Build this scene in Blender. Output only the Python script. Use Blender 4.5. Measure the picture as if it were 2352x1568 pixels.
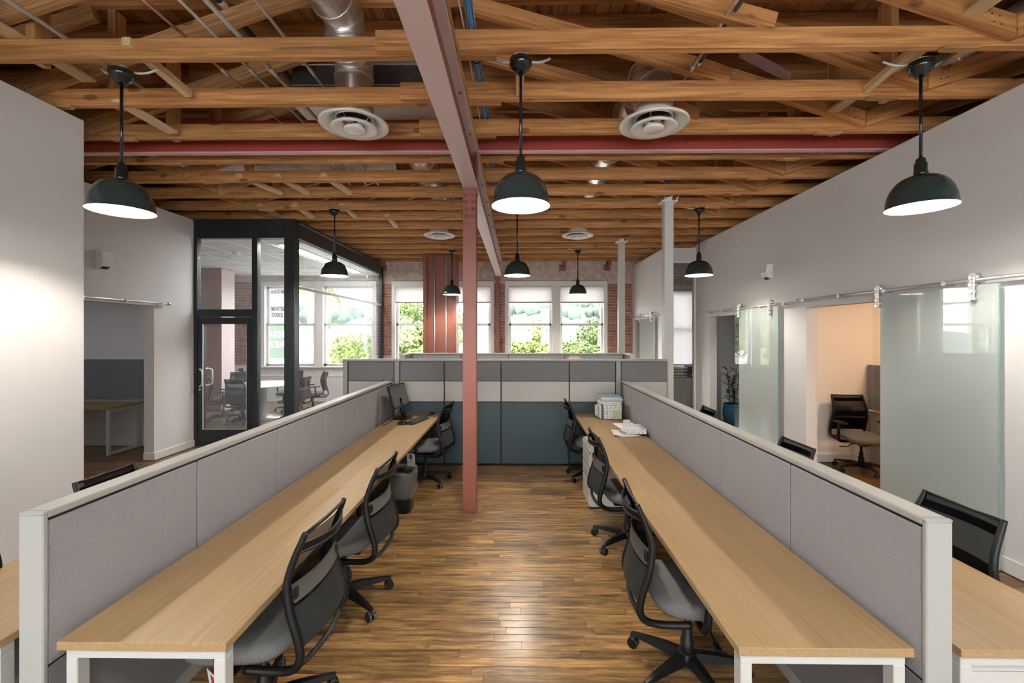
import bpy, bmesh, math, random
from math import sin, cos, pi, radians as R
from mathutils import Vector, Matrix, Quaternion
random.seed(7)
for o in list(bpy.data.objects): bpy.data.objects.remove(o)
scene = bpy.context.scene
C = scene.collection

# ------------------------------------------------------------------ camera, sky, sun, exposure
cam_d = bpy.data.cameras.new('camera'); cam = bpy.data.objects.new('camera', cam_d); C.objects.link(cam)
cam_d.sensor_width = 36; cam_d.lens = 36 * 1020 / 2352; cam_d.shift_y = -19 / 2352
cam_d.clip_start = 0.05; cam_d.clip_end = 600
cam.location = (0, 0, 1.85); cam.rotation_euler = (R(90), 0, 0.0117)
scene.camera = cam
vs = scene.view_settings
vs.view_transform = 'Standard'; vs.look = 'None'; vs.gamma = 1.0; vs.use_curve_mapping = False
vs.exposure = 1.78
world = bpy.data.worlds.new('sky'); scene.world = world; world.use_nodes = True
wb = world.node_tree.nodes['Background']
wb.inputs[0].default_value = (0.93, 0.96, 1.0, 1); wb.inputs[1].default_value = 4.2
sun_d = bpy.data.lights.new('sun', 'SUN'); sun_d.energy = 1.8; sun_d.angle = R(3); sun_d.color = (1, .95, .86)
sun = bpy.data.objects.new('sun', sun_d); C.objects.link(sun)
sun.rotation_euler = (R(33), 0, R(-12))
BULB = 575.0          # emission strength of the pendant bulbs
OFFICE_LAMP = 9.0    # emission strength of the ceiling panels in the small rooms

# ------------------------------------------------------------------ materials
def new_mat(name):
    m = bpy.data.materials.new(name); m.use_nodes = True
    nt = m.node_tree; b = nt.nodes['Principled BSDF']
    return m, nt, b
def col(c): return (c[0], c[1], c[2], 1)
def mat(name, c, rough=.5, metal=0., spec=.5, var=.0, scale=8., bump=0., bscale=200., coat=0.):
    m, nt, b = new_mat(name)
    b.inputs['Base Color'].default_value = col(c); b.inputs['Roughness'].default_value = rough
    b.inputs['Metallic'].default_value = metal; b.inputs['Specular IOR Level'].default_value = spec
    b.inputs['Coat Weight'].default_value = coat; b.inputs['Coat Roughness'].default_value = .08
    if var or bump:
        tc = nt.nodes.new('ShaderNodeTexCoord')
    if var:
        n = nt.nodes.new('ShaderNodeTexNoise'); n.inputs['Scale'].default_value = scale; n.inputs['Detail'].default_value = 5
        nt.links.new(tc.outputs['Object'], n.inputs['Vector'])
        r = nt.nodes.new('ShaderNodeValToRGB')
        r.color_ramp.elements[0].position = .3; r.color_ramp.elements[1].position = .7
        r.color_ramp.elements[0].color = col([x * (1 - var) for x in c]); r.color_ramp.elements[1].color = col([min(1, x * (1 + var)) for x in c])
        nt.links.new(n.outputs['Fac'], r.inputs['Fac']); nt.links.new(r.outputs['Color'], b.inputs['Base Color'])
    if bump:
        n2 = nt.nodes.new('ShaderNodeTexNoise'); n2.inputs['Scale'].default_value = bscale; n2.inputs['Detail'].default_value = 3
        nt.links.new(tc.outputs['Object'], n2.inputs['Vector'])
        bp = nt.nodes.new('ShaderNodeBump'); bp.inputs['Strength'].default_value = bump; bp.inputs['Distance'].default_value = .01
        nt.links.new(n2.outputs['Fac'], bp.inputs['Height']); nt.links.new(bp.outputs['Normal'], b.inputs['Normal'])
    return m
def wood(name, dark, light, stretch, rough=.6, rand=.25, bump=.25, blotch=.0, coat=0., spec=.4, fine=1.0, knots=False):
    """grain runs along the axis with the small stretch value; each object gets its own offset and tone"""
    m, nt, b = new_mat(name); L = nt.links.new; N = nt.nodes.new
    tc = N('ShaderNodeTexCoord'); oi = N('ShaderNodeObjectInfo'); mp = N('ShaderNodeMapping'); mp.inputs['Scale'].default_value = stretch
    mul = N('ShaderNodeMath'); mul.operation = 'MULTIPLY'; mul.inputs[1].default_value = 37
    cmb = N('ShaderNodeCombineXYZ'); L(oi.outputs['Random'], mul.inputs[0])
    for i in range(3): L(mul.outputs[0], cmb.inputs[i])
    L(cmb.outputs[0], mp.inputs['Location']); L(tc.outputs['Object'], mp.inputs['Vector'])
    n = N('ShaderNodeTexNoise'); n.inputs['Scale'].default_value = fine; n.inputs['Detail'].default_value = 8; n.inputs['Roughness'].default_value = .62; n.inputs['Distortion'].default_value = .6
    L(mp.outputs[0], n.inputs['Vector'])
    r = N('ShaderNodeValToRGB'); r.color_ramp.elements[0].position = .32; r.color_ramp.elements[1].position = .68
    r.color_ramp.elements[0].color = col(dark); r.color_ramp.elements[1].color = col(light)
    L(n.outputs['Fac'], r.inputs['Fac'])
    hs = N('ShaderNodeHueSaturation'); ma = N('ShaderNodeMapRange'); ma.inputs[3].default_value = 1 - rand; ma.inputs[4].default_value = 1 + rand
    L(oi.outputs['Random'], ma.inputs[0]); L(ma.outputs[0], hs.inputs['Value']); L(r.outputs[0], hs.inputs['Color'])
    out = hs.outputs[0]
    if blotch:
        n2 = N('ShaderNodeTexNoise'); n2.inputs['Scale'].default_value = 2.1; n2.inputs['Detail'].default_value = 6; n2.inputs['Roughness'].default_value = .7
        mp2 = N('ShaderNodeMapping'); mp2.inputs['Scale'].default_value = (1.6, 9, 9); L(cmb.outputs[0], mp2.inputs['Location']); L(tc.outputs['Object'], mp2.inputs['Vector']); L(mp2.outputs[0], n2.inputs['Vector'])
        r2 = N('ShaderNodeValToRGB'); r2.color_ramp.elements[0].position = .36; r2.color_ramp.elements[1].position = .56
        r2.color_ramp.elements[0].color = (1 - blotch, 1 - blotch, 1 - blotch, 1); r2.color_ramp.elements[1].color = (1, 1, 1, 1)
        L(n2.outputs['Fac'], r2.inputs['Fac'])
        mx = N('ShaderNodeMix'); mx.data_type = 'RGBA'; mx.blend_type = 'MULTIPLY'; mx.inputs['Factor'].default_value = 1
        L(out, mx.inputs['A']); L(r2.outputs[0], mx.inputs['B']); out = mx.outputs['Result']
    if knots:
        mp3 = N('ShaderNodeMapping'); mp3.inputs['Scale'].default_value = (1.9, 4.5, 4.5); L(cmb.outputs[0], mp3.inputs['Location']); L(tc.outputs['Object'], mp3.inputs['Vector'])
        vo = N('ShaderNodeTexVoronoi'); vo.inputs['Scale'].default_value = 1.0; L(mp3.outputs[0], vo.inputs['Vector'])
        r3 = N('ShaderNodeValToRGB'); e = r3.color_ramp.elements; e[0].position = .04; e[0].color = (.42, .34, .28, 1); e[1].position = .14; e[1].color = (1, 1, 1, 1)
        q = e.new(.075); q.color = (.62, .5, .42, 1); q = e.new(.085); q.color = (.35, .28, .22, 1)
        L(vo.outputs['Distance'], r3.inputs['Fac'])
        mk = N('ShaderNodeMix'); mk.data_type = 'RGBA'; mk.blend_type = 'MULTIPLY'; mk.inputs['Factor'].default_value = 1
        L(out, mk.inputs['A']); L(r3.outputs[0], mk.inputs['B']); out = mk.outputs['Result']
    L(out, b.inputs['Base Color']); b.inputs['Roughness'].default_value = rough; b.inputs['Specular IOR Level'].default_value = spec
    b.inputs['Coat Weight'].default_value = coat; b.inputs['Coat Roughness'].default_value = .22
    if bump:
        bp = N('ShaderNodeBump'); bp.inputs['Strength'].default_value = bump; bp.inputs['Distance'].default_value = .01
        L(n.outputs['Fac'], bp.inputs['Height']); L(bp.outputs[0], b.inputs['Normal'])
    return m
def emit(name, c, s):
    m, nt, b = new_mat(name); b.inputs['Base Color'].default_value = col(c)
    b.inputs['Emission Color'].default_value = col(c); b.inputs['Emission Strength'].default_value = s
    return m
def glass(name, tint=(1, 1, 1), refl=1.0, haze=0.0, hazec=(.8, .85, .85)):
    m, nt, b = new_mat(name); nt.nodes.remove(b); L = nt.links.new; N = nt.nodes.new
    out = nt.nodes['Material Output']; t = N('ShaderNodeBsdfTransparent'); t.inputs[0].default_value = col(tint)
    g = N('ShaderNodeBsdfGlossy'); g.inputs['Roughness'].default_value = .01
    f = N('ShaderNodeLayerWeight'); f.inputs[0].default_value = .5
    pw = N('ShaderNodeMath'); pw.operation = 'POWER'; pw.inputs[1].default_value = 5; L(f.outputs['Facing'], pw.inputs[0])
    mu = N('ShaderNodeMath'); mu.operation = 'MULTIPLY_ADD'; mu.inputs[1].default_value = .9 * refl; mu.inputs[2].default_value = .04 * refl; mu.use_clamp = True; L(pw.outputs[0], mu.inputs[0])
    base = t.outputs[0]
    if haze:
        d = N('ShaderNodeBsdfDiffuse'); d.inputs[0].default_value = col(hazec)
        tr = N('ShaderNodeBsdfTranslucent'); tr.inputs[0].default_value = col(hazec)
        a = N('ShaderNodeMixShader'); a.inputs[0].default_value = .45; L(d.outputs[0], a.inputs[1]); L(tr.outputs[0], a.inputs[2])
        h = N('ShaderNodeMixShader'); h.inputs[0].default_value = haze; L(t.outputs[0], h.inputs[1]); L(a.outputs[0], h.inputs[2]); base = h.outputs[0]
    mx = N('ShaderNodeMixShader'); L(mu.outputs[0], mx.inputs[0]); L(base, mx.inputs[1]); L(g.outputs[0], mx.inputs[2]); L(mx.outputs[0], out.inputs[0])
    return m
def sheer(name, c, opac, transl=.5):
    m, nt, b = new_mat(name); nt.nodes.remove(b); L = nt.links.new; N = nt.nodes.new
    out = nt.nodes['Material Output']; t = N('ShaderNodeBsdfTransparent')
    d = N('ShaderNodeBsdfDiffuse'); d.inputs[0].default_value = col(c); tr = N('ShaderNodeBsdfTranslucent'); tr.inputs[0].default_value = col(c)
    a = N('ShaderNodeMixShader'); a.inputs[0].default_value = transl; L(d.outputs[0], a.inputs[1]); L(tr.outputs[0], a.inputs[2])
    h = N('ShaderNodeMixShader'); h.inputs[0].default_value = opac; L(t.outputs[0], h.inputs[1]); L(a.outputs[0], h.inputs[2]); L(h.outputs[0], out.inputs[0])
    return m
def fabric(name, c, scale=900, contrast=.18):
    m, nt, b = new_mat(name); L = nt.links.new; N = nt.nodes.new
    tc = N('ShaderNodeTexCoord'); ck = N('ShaderNodeTexChecker'); ck.inputs['Scale'].default_value = scale
    n = N('ShaderNodeTexNoise'); n.inputs['Scale'].default_value = 260; n.inputs['Detail'].default_value = 2
    L(tc.outputs['Object'], n.inputs['Vector'])
    r = N('ShaderNodeValToRGB'); r.color_ramp.elements[0].position = .35; r.color_ramp.elements[1].position = .65
    r.color_ramp.elements[0].color = col([x * (1 - contrast) for x in c]); r.color_ramp.elements[1].color = col([x * (1 + contrast) for x in c])
    L(n.outputs['Fac'], r.inputs[0]); L(r.outputs[0], b.inputs['Base Color'])
    bp = N('ShaderNodeBump'); bp.inputs['Strength'].default_value = .3; bp.inputs['Distance'].default_value = .002
    L(n.outputs['Fac'], bp.inputs['Height']); L(bp.outputs[0], b.inputs['Normal'])
    b.inputs['Roughness'].default_value = .95; b.inputs['Specular IOR Level'].default_value = .15; nt.nodes.remove(ck)
    return m
def random_tone(name, c1, c2, rough=.9, scale=30):
    m, nt, b = new_mat(name); L = nt.links.new; N = nt.nodes.new
    oi = N('ShaderNodeObjectInfo'); r = N('ShaderNodeValToRGB'); r.color_ramp.elements[0].color = col(c1); r.color_ramp.elements[1].color = col(c2)
    tc = N('ShaderNodeTexCoord'); n = N('ShaderNodeTexNoise'); n.inputs['Scale'].default_value = scale; n.inputs['Detail'].default_value = 5
    L(tc.outputs['Object'], n.inputs['Vector'])
    ad = N('ShaderNodeMath'); ad.operation = 'MULTIPLY_ADD'; ad.inputs[1].default_value = .7; L(oi.outputs['Random'], ad.inputs[0])
    s = N('ShaderNodeMath'); s.operation = 'MULTIPLY_ADD'; s.inputs[1].default_value = .8; s.inputs[2].default_value = -.25; L(n.outputs['Fac'], s.inputs[0]); L(s.outputs[0], ad.inputs[2])
    L(ad.outputs[0], r.inputs[0]); L(r.outputs[0], b.inputs['Base Color']); b.inputs['Roughness'].default_value = rough
    bp = N('ShaderNodeBump'); bp.inputs['Strength'].default_value = .5; bp.inputs['Distance'].default_value = .01
    L(n.outputs['Fac'], bp.inputs['Height']); L(bp.outputs[0], b.inputs['Normal'])
    return m

WALL = mat('wall_paint', (.74, .718, .712), .75, bump=.05, bscale=350)
WALLW = mat('white_wall_paint', (.82, .80, .79), .7, bump=.04, bscale=300)
TRIMW = mat('white_trim', (.80, .79, .77), .45)
TRUSS = wood('truss_timber', (.30, .123, .04), (.72, .365, .135), (1.6, 34, 34), .65, .14, .3, knots=True)
TRUSSD = wood('weathered_timber', (.30, .15, .06), (.68, .39, .17), (1.6, 40, 40), .75, .15, .35, knots=True)
BRACEW = wood('pale_new_pine', (.50, .34, .17), (.78, .58, .35), (1.6, 40, 40), .7, .08, .2)
DECK = wood('roof_deck_timber', (.22, .10, .042), (.56, .29, .13), (14, .9, 14), .75, .35, .3)
DARK = mat('dark_void', (.03, .022, .018), .9)
BEAMP = mat('pink_sheen_on_red', (.62, .47, .47), .45, bump=.12, bscale=60)  # pale sheen of lit red steel put into the base colour
RED = mat('oxide_red_paint', (.36, .055, .04), .5, bump=.08, bscale=80)
REDC = mat('brick_red_paint', (.25, .078, .052), .42, bump=.06, bscale=90)
PINKP = mat('pink_steel_and_sheen', (.66, .42, .43), .45)  # cross beam's pale underside sheen put into the colour; also the pink brace
GALV = mat('galvanised_steel', (.84, .84, .83), .3, .88, var=.12, scale=5)
FOILM = mat('foil_duct', (.84, .84, .84), .2, .9, bump=.5, bscale=30)
DUCTD = mat('dull_sheet_metal', (.10, .085, .08), .4, .6, var=.2)
CONDUIT = mat('grey_conduit', (.56, .57, .54), .4, .4)
COPPER = mat('copper_tube', (.70, .38, .28), .3, 1.0)
BLUEC = mat('blue_data_cable', (.16, .40, .75), .5)
BLACK = mat('black_plastic', (.0045, .0045, .005), .45, spec=.35)
BLACKG = mat('black_gloss_enamel', (.012, .016, .016), .1, spec=.6)
SHADEX = mat('dark_green_enamel', (.028, .042, .040), .16, spec=.6)
SHADEI = mat('white_enamel', (.92, .92, .90), .5)
BULBM = emit('bulb_glass', (1, .93, .82), BULB)
PANELL = emit('warm_ceiling_panel', (1, .62, .34), OFFICE_LAMP * 1.5)
PANELD = emit('added_dim_panel', (.9, .95, 1), OFFICE_LAMP * .35)  # glowing panel added to brighten the left office
PANELC = emit('cool_ceiling_panel', (1, .97, .93), OFFICE_LAMP * 2.6)
DIFF = mat('white_diffuser_paint', (.80, .77, .74), .35)
CAP = mat('panel_trim_offwhite', (.355, .353, .33), .5, bump=.05, bscale=500)
FABRIC = fabric('grey_panel_fabric', (.295, .283, .297))
FABD = fabric('dark_panel_fabric', (.215, .203, .203))
LAMW = mat('pale_laminate_panel', (.52, .495, .455), .55, bump=.04, bscale=400)
TEAL = mat('dark_teal_panel', (.036, .062, .072), .5, var=.06, scale=2)
DESK = wood('light_oak_laminate', (.30, .19, .092), (.385, .258, .138), (75, 1.0, 75), .45, .02, .03, spec=.35)
DESKE = mat('oak_edge_band', (.47, .31, .16), .45)
FRAMEW = mat('white_powder_coat', (.50, .495, .47), .4)
FLOORB = wood('floor_boards_far', (.085, .042, .018), (.27, .145, .062), (1.2, 15, 15), .3, .0, .1, blotch=.5)
PLANK = wood('floor_plank', (.115, .054, .019), (.53, .305, .12), (3.0, 34, 34), .34, .30, .10, blotch=.55, coat=.35)
BRICK = random_tone('red_brick', (.27, .085, .055), (.54, .26, .19))
MORTAR = mat('mortar', (.66, .56, .49), .95, var=.15, scale=40, bump=.5, bscale=60)
CONC = mat('rough_concrete', (.58, .48, .41), .95, var=.22, scale=9, bump=.6, bscale=40)
DARKF = mat('charcoal_aluminium', (.030, .036, .042), .4, .3)
STEEL = mat('brushed_steel', (.70, .69, .68), .32, .75)
CLEAR = glass('clear_glass', (.97, .985, .98), 1.0)
CLEARC = glass('partition_glass', (.93, .95, .955), 1.15, .045, (.8, .85, .9))
FROST = glass('frosted_glass', (.8, .87, .85), 2.6, .92, (.74, .80, .78))
GEDGE = mat('green_glass_edge', (.22, .36, .34), .15)
SHADE = sheer('roller_shade_cloth', (.80, .76, .75), .93, .38)
SEATF = fabric('grey_seat_fabric', (.15, .145, .142))
MESHB = sheer('black_chair_mesh', (.005, .005, .006), .86, .1)
LUMBAR = mat('grey_lumbar_band', (.085, .082, .075), .6)
SLATE = mat('dark_slate_panel', (.016, .019, .020), .55, spec=.35)
CASTG = mat('grey_caster_tread', (.09, .09, .09), .5)
PAPER = mat('white_paper', (.82, .81, .79), .8)
PAPER2 = mat('grey_paper', (.62, .61, .60), .8)
INK = mat('black_ink', (.05, .05, .055), .7)
SCREEN = mat('dark_screen', (.075, .08, .085), .3)
BAG = sheer('clear_bin_bag', (.55, .55, .50), .26, .4)
LEAF = random_tone('foliage', (.055, .10, .02), (.27, .31, .085), .7, 1.2)
LEAFD = random_tone('dark_leaf', (.012, .045, .018), (.05, .13, .04), .4, 6)
TRUNK = mat('bark', (.30, .24, .18), .9, var=.2)
SKIRT = mat('dry_palm_skirt', (.42, .31, .19), .9, var=.25, scale=12)
HILL = mat('scrub_hillside', (.115, .15, .135), .95, var=.45, scale=.12)
GROUND = mat('pale_ground', (.36, .35, .33), .9, var=.1, scale=.3)
ROOFG = mat('pale_roof', (.36, .36, .37), .8)
STUCCO = mat('white_stucco', (.55, .54, .53), .8)
SIGNG = mat('green_sign_paint', (.072, .108, .072), .6)
SIGNW = mat('white_sign_paint', (.17, .17, .166), .6)
POTB = mat('blue_glazed_pot', (.02, .10, .17), .18)
TAN = mat('tan_card', (.62, .42, .25), .7)
def pattern_mat():
    m, nt, b = new_mat('triangle_print_card'); L = nt.links.new; N = nt.nodes.new
    tc = N('ShaderNodeTexCoord'); v = N('ShaderNodeTexVoronoi'); v.feature = 'F1'; v.inputs['Scale'].default_value = 52; v.inputs['Randomness'].default_value = .25
    L(tc.outputs['Object'], v.inputs['Vector']); r = N('ShaderNodeValToRGB'); r.color_ramp.interpolation = 'CONSTANT'
    r.color_ramp.elements[0].color = (.07, .07, .07, 1); r.color_ramp.elements[1].position = .30; r.color_ramp.elements[1].color = (.8, .79, .76, 1)
    L(v.outputs['Distance'], r.inputs[0]); L(r.outputs[0], b.inputs['Base Color']); b.inputs['Roughness'].default_value = .7
    return m
PRINT = pattern_mat()
def tile_mat():
    m, nt, b = new_mat('ceiling_tile_white'); b.inputs['Base Color'].default_value = (.82, .81, .80, 1); b.inputs['Roughness'].default_value = .9
    return m
TILE = tile_mat()

# ------------------------------------------------------------------ mesh helpers
WL = {}                                   # world location of every root / part (all built unrotated)
class M:
    def __init__(s): s.v = []; s.f = []; s.sm = []
    def add(s, vs, fs, smooth=False):
        o = len(s.v); s.v += [Vector(p) for p in vs]; s.f += [tuple(i + o for i in f) for f in fs]; s.sm += [smooth] * len(fs); return s
    def box(s, x0, x1, y0, y1, z0, z1, b=0.):
        cx, cy, cz = (x0 + x1) / 2, (y0 + y1) / 2, (z0 + z1) / 2
        return s.cbox((cx, cy, cz), (abs(x1 - x0), abs(y1 - y0), abs(z1 - z0)), b)
    def cbox(s, c, d, b=0., rot=None):
        hx, hy, hz = d[0] / 2, d[1] / 2, d[2] / 2; c = Vector(c)
        if b <= 0:
            vs = [Vector((x, y, z)) for x in (-hx, hx) for y in (-hy, hy) for z in (-hz, hz)]
            fs = [(0, 1, 3, 2), (4, 6, 7, 5), (0, 4, 5, 1), (2, 3, 7, 6), (0, 2, 6, 4), (1, 5, 7, 3)]
        else:
            b = min(b, hx * .9, hy * .9, hz * .9); vs = []; idx = {}
            for sx in (-1, 1):
                for sy in (-1, 1):
                    for sz in (-1, 1):
                        for a, p in enumerate(((hx, hy - b, hz - b), (hx - b, hy, hz - b), (hx - b, hy - b, hz))):
                            idx[sx, sy, sz, a] = len(vs); vs.append(Vector((sx * p[0], sy * p[1], sz * p[2])))
            fs = []
            for q in (-1, 1):
                fs.append([idx[q, y, z, 0] for y, z in ((-1, -1), (1, -1), (1, 1), (-1, 1))])
                fs.append([idx[x, q, z, 1] for x, z in ((-1, -1), (1, -1), (1, 1), (-1, 1))])
                fs.append([idx[x, y, q, 2] for x, y in ((-1, -1), (1, -1), (1, 1), (-1, 1))])
                for w in (-1, 1):
                    fs.append([idx[q, w, -1, 0], idx[q, w, 1, 0], idx[q, w, 1, 1], idx[q, w, -1, 1]])
                    fs.append([idx[q, -1, w, 0], idx[q, 1, w, 0], idx[q, 1, w, 2], idx[q, -1, w, 2]])
                    fs.append([idx[-1, q, w, 1], idx[1, q, w, 1], idx[1, q, w, 2], idx[-1, q, w, 2]])
            for x in (-1, 1):
                for y in (-1, 1):
                    for z in (-1, 1): fs.append([idx[x, y, z, a] for a in range(3)])
        if rot is not None: vs = [rot @ v for v in vs]
        return s.add([v + c for v in vs], fs)
    def tube(s, pts, r, n=10, cap=True, smooth=True):
        pts = [Vector(p) for p in pts]; k = len(pts); rs = r if isinstance(r, (list, tuple)) else [r] * k
        t = [(pts[min(i + 1, k - 1)] - pts[max(i - 1, 0)]).normalized() for i in range(k)]
        u = t[0].orthogonal().normalized(); vs = []; fs = []
        for i in range(k):
            u = (u - t[i] * u.dot(t[i])).normalized(); w = t[i].cross(u)
            for j in range(n): a = 2 * pi * j / n; vs.append(pts[i] + (u * cos(a) + w * sin(a)) * rs[i])
        for i in range(k - 1):
            for j in range(n): fs.append((i * n + j, i * n + (j + 1) % n, (i + 1) * n + (j + 1) % n, (i + 1) * n + j))
        s.add(vs, fs, smooth)
        if cap: o = len(s.v) - len(vs); s.f += [tuple(range(o, o + n)), tuple(range(o + (k - 1) * n, o + k * n))]; s.sm += [False, False]
        return s
    def lathe(s, prof, n=24, c=(0, 0, 0), closed=False, smooth=True):
        vs = []; fs = []; k = len(prof); c = Vector(c)
        for r, z in prof:
            for j in range(n): a = 2 * pi * j / n; vs.append(c + Vector((r * cos(a), r * sin(a), z)))
        for i in range(k if closed else k - 1):
            i2 = (i + 1) % k
            for j in range(n): fs.append((i * n + j, i * n + (j + 1) % n, i2 * n + (j + 1) % n, i2 * n + j))
        return s.add(vs, fs, smooth)
    def prism(s, poly, axis, a0, a1):
        """poly of 2-D points extruded along axis 'x' (points are y,z), 'y' (x,z) or 'z' (x,y)"""
        def p3(p, a): return {'x': (a, p[0], p[1]), 'y': (p[0], a, p[1]), 'z': (p[0], p[1], a)}[axis]
        n = len(poly); vs = [p3(p, a0) for p in poly] + [p3(p, a1) for p in poly]
        fs = [tuple(range(n)), tuple(range(n, 2 * n))] + [(i, (i + 1) % n, n + (i + 1) % n, n + i) for i in range(n)]
        return s.add(vs, fs)
    def grid(s, fn, nu, nv, thick=0., smooth=True):
        vs = [Vector(fn(i / nu, j / nv)) for i in range(nu + 1) for j in range(nv + 1)]
        fs = [(i * (nv + 1) + j, (i + 1) * (nv + 1) + j, (i + 1) * (nv + 1) + j + 1, i * (nv + 1) + j + 1) for i in range(nu) for j in range(nv)]
        return s.add(vs, fs, smooth)
    def mesh(s, name, material, off=(0, 0, 0)):
        me = bpy.data.meshes.new(name); off = Vector(off)
        me.from_pydata([tuple(p - off) for p in s.v], [], s.f)
        me.polygons.foreach_set('use_smooth', s.sm)
        bm = bmesh.new(); bm.from_mesh(me); bmesh.ops.recalc_face_normals(bm, faces=bm.faces); bm.to_mesh(me); bm.free()
        if material: me.materials.append(material)
        return me
def tag(o, label=None, cat=None, group=None, kind=None):
    if label: o['label'] = label
    if cat: o['category'] = cat
    if group: o['group'] = group
    if kind: o['kind'] = kind
    return o
def empty(name, loc=(0, 0, 0), label=None, cat=None, group=None, kind=None):
    o = bpy.data.objects.new(name, None); o.empty_display_size = .1; C.objects.link(o); o.location = loc; WL[o.name] = Vector(loc)
    return tag(o, label, cat, group, kind)
def part(name, m, material, parent=None, origin=None, label=None):
    """m in world coordinates of the (unrotated) thing"""
    po = WL[parent.name] if parent else Vector((0, 0, 0))
    if origin is None:
        if parent is None:
            lo = Vector((min(v.x for v in m.v), min(v.y for v in m.v), min(v.z for v in m.v))); hi = Vector((max(v.x for v in m.v), max(v.y for v in m.v), max(v.z for v in m.v)))
            origin = Vector(((lo.x + hi.x) / 2, (lo.y + hi.y) / 2, lo.z))
        else: origin = po
    origin = Vector(origin)
    o = bpy.data.objects.new(name, m.mesh(name, material, origin)); C.objects.link(o)
    o.location = origin - po; WL[o.name] = origin
    if parent: o.parent = parent
    if label: o['label'] = label
    return o
def struct(name, m, material, origin=(0, 0, 0)):
    return tag(part(name, m, material, None, origin), kind='structure')
def thing(name, m, material, label, cat, group=None):
    return tag(part(name, m, material), label, cat, group)
_bm = {}
def beam(name, p0, p1, w, h, material, parent, b=.004, roll=None):
    """timber or bar whose local X is its length; w = thickness sideways, h = height"""
    p0, p1 = Vector(p0), Vector(p1); L = (p1 - p0).length; d = (p1 - p0) / L
    up = Vector((0, 0, 1)) if abs(d.z) < .98 else Vector((0, 1, 0))
    y = up.cross(d).normalized(); z = d.cross(y)
    key = (round(L, 3), w, h, material.name, b)
    if key not in _bm: _bm[key] = M().cbox((0, 0, 0), (L, w, h), b).mesh(name, material)
    o = bpy.data.objects.new(name, _bm[key]); C.objects.link(o)
    mat4 = Matrix((d, y, z)).transposed().to_4x4(); mat4.translation = (p0 + p1) / 2 - (WL[parent.name] if parent else Vector())
    o.matrix_local = mat4 if parent is None else mat4
    if parent: o.parent = parent; o.matrix_basis = mat4
    WL[o.name] = (p0 + p1) / 2
    return o
def copy_tree(o, parent=None):
    c = o.copy(); C.objects.link(c)
    if parent: c.parent = parent
    for ch in CH.get(o.name, []): copy_tree(ch, c)
    return c
CH = {}
def index_children():
    CH.clear()
    for o in C.objects:
        if o.parent: CH.setdefault(o.parent.name, []).append(o)
ORD = ['first', 'second', 'third', 'fourth', 'fifth', 'sixth', 'seventh', 'eighth', 'ninth', 'tenth', 'eleventh', 'twelfth', 'thirteenth', 'fourteenth', 'fifteenth', 'sixteenth']
def curve_pts(pts, n=6):
    pts = [Vector(p) for p in pts]; out = []
    for i in range(len(pts) - 1):
        a = pts[max(i - 1, 0)]; b = pts[i]; c = pts[i + 1]; d = pts[min(i + 2, len(pts) - 1)]
        for k in range(n):
            t = k / n; out.append(.5 * ((2 * b) + (c - a) * t + (2 * a - 5 * b + 4 * c - d) * t * t + (3 * b - a - 3 * c + d) * t ** 3))
    out.append(pts[-1]); return out

# ------------------------------------------------------------------ floor
ZC = 3.78                                   # underside of the trusses
floor = struct('floor', M().box(-9.5, 8.0, -8, 12.3, -.12, -.006), FLOORB)
rnd = random.Random(3)
y = 2.14; PW = .0655
plank_meshes = {}
while y < 6.19:
    x = -1.78 - rnd.random() * .9
    while x < 1.48:
        L = rnd.choice((.55, .7, .85, 1.0, 1.2, 1.45)); x1 = x + L
        key = L
        if key not in plank_meshes: plank_meshes[key] = M().cbox((0, 0, 0), (L - .0025, PW - .003, .02), .0012).mesh('floor_plank', PLANK)
        o = bpy.data.objects.new('floor_plank', plank_meshes[key]); C.objects.link(o)
        o.location = (x + L / 2, y + PW / 2, -.01 + rnd.uniform(-.0006, .0006)); o.parent = floor
        x = x1
    y += PW
# ------------------------------------------------------------------ ceiling deck
ceiling = struct('ceiling', M().box(-9.5, 8, -3.5, 12.6, 4.955, 5.05), DARK)
for i in range(80):
    x0 = -5.6 + i * .135
    key = 'deck'
    if key not in plank_meshes: plank_meshes[key] = M().box(-.0645, .0645, -5.5, 5.5, -.012, .012, .003).mesh('deck_board', DECK)
    o = bpy.data.objects.new('deck_board', plank_meshes[key]); C.objects.link(o); o.parent = ceiling
    o.location = (x0 + .0675, 7.0, 4.943 + (i % 3) * .001)
for n in range(1, 7):
    yy = 3.05 + .632 * n + .36
    beam('purlin', (-8, yy, 4.89), (7, yy, 4.89), .045, .085, TRUSS, ceiling)

# ------------------------------------------------------------------ walls
wl = M().box(-3.97, -3.82, -3.5, 3.87, 0, 3.72)
struct('wall_left_near', wl, WALL)
w2 = M().box(-5.44, -5.29, 3.87, 5.15, 0, 3.70).box(-5.44, -5.29, 6.41, 7.36, 0, 3.70).box(-5.44, -5.29, 5.15, 6.41, 2.25, 3.70).box(-5.44, -3.97, 3.72, 3.87, 0, 3.70)
struct('wall_left', w2, WALL)
struct('wall_left_office', M().box(-8.6, -5.44, 7.26, 7.36, 0, 3.7).box(-8.6, -8.5, 3.8, 7.26, 0, 2.7).box(-8.6, -5.44, 3.75, 3.87, 0, 2.7), WALL)
struct('ceiling_left_office', M().box(-8.6, -5.44, 3.8, 7.3, 2.62, 2.7), WALLW)
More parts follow.
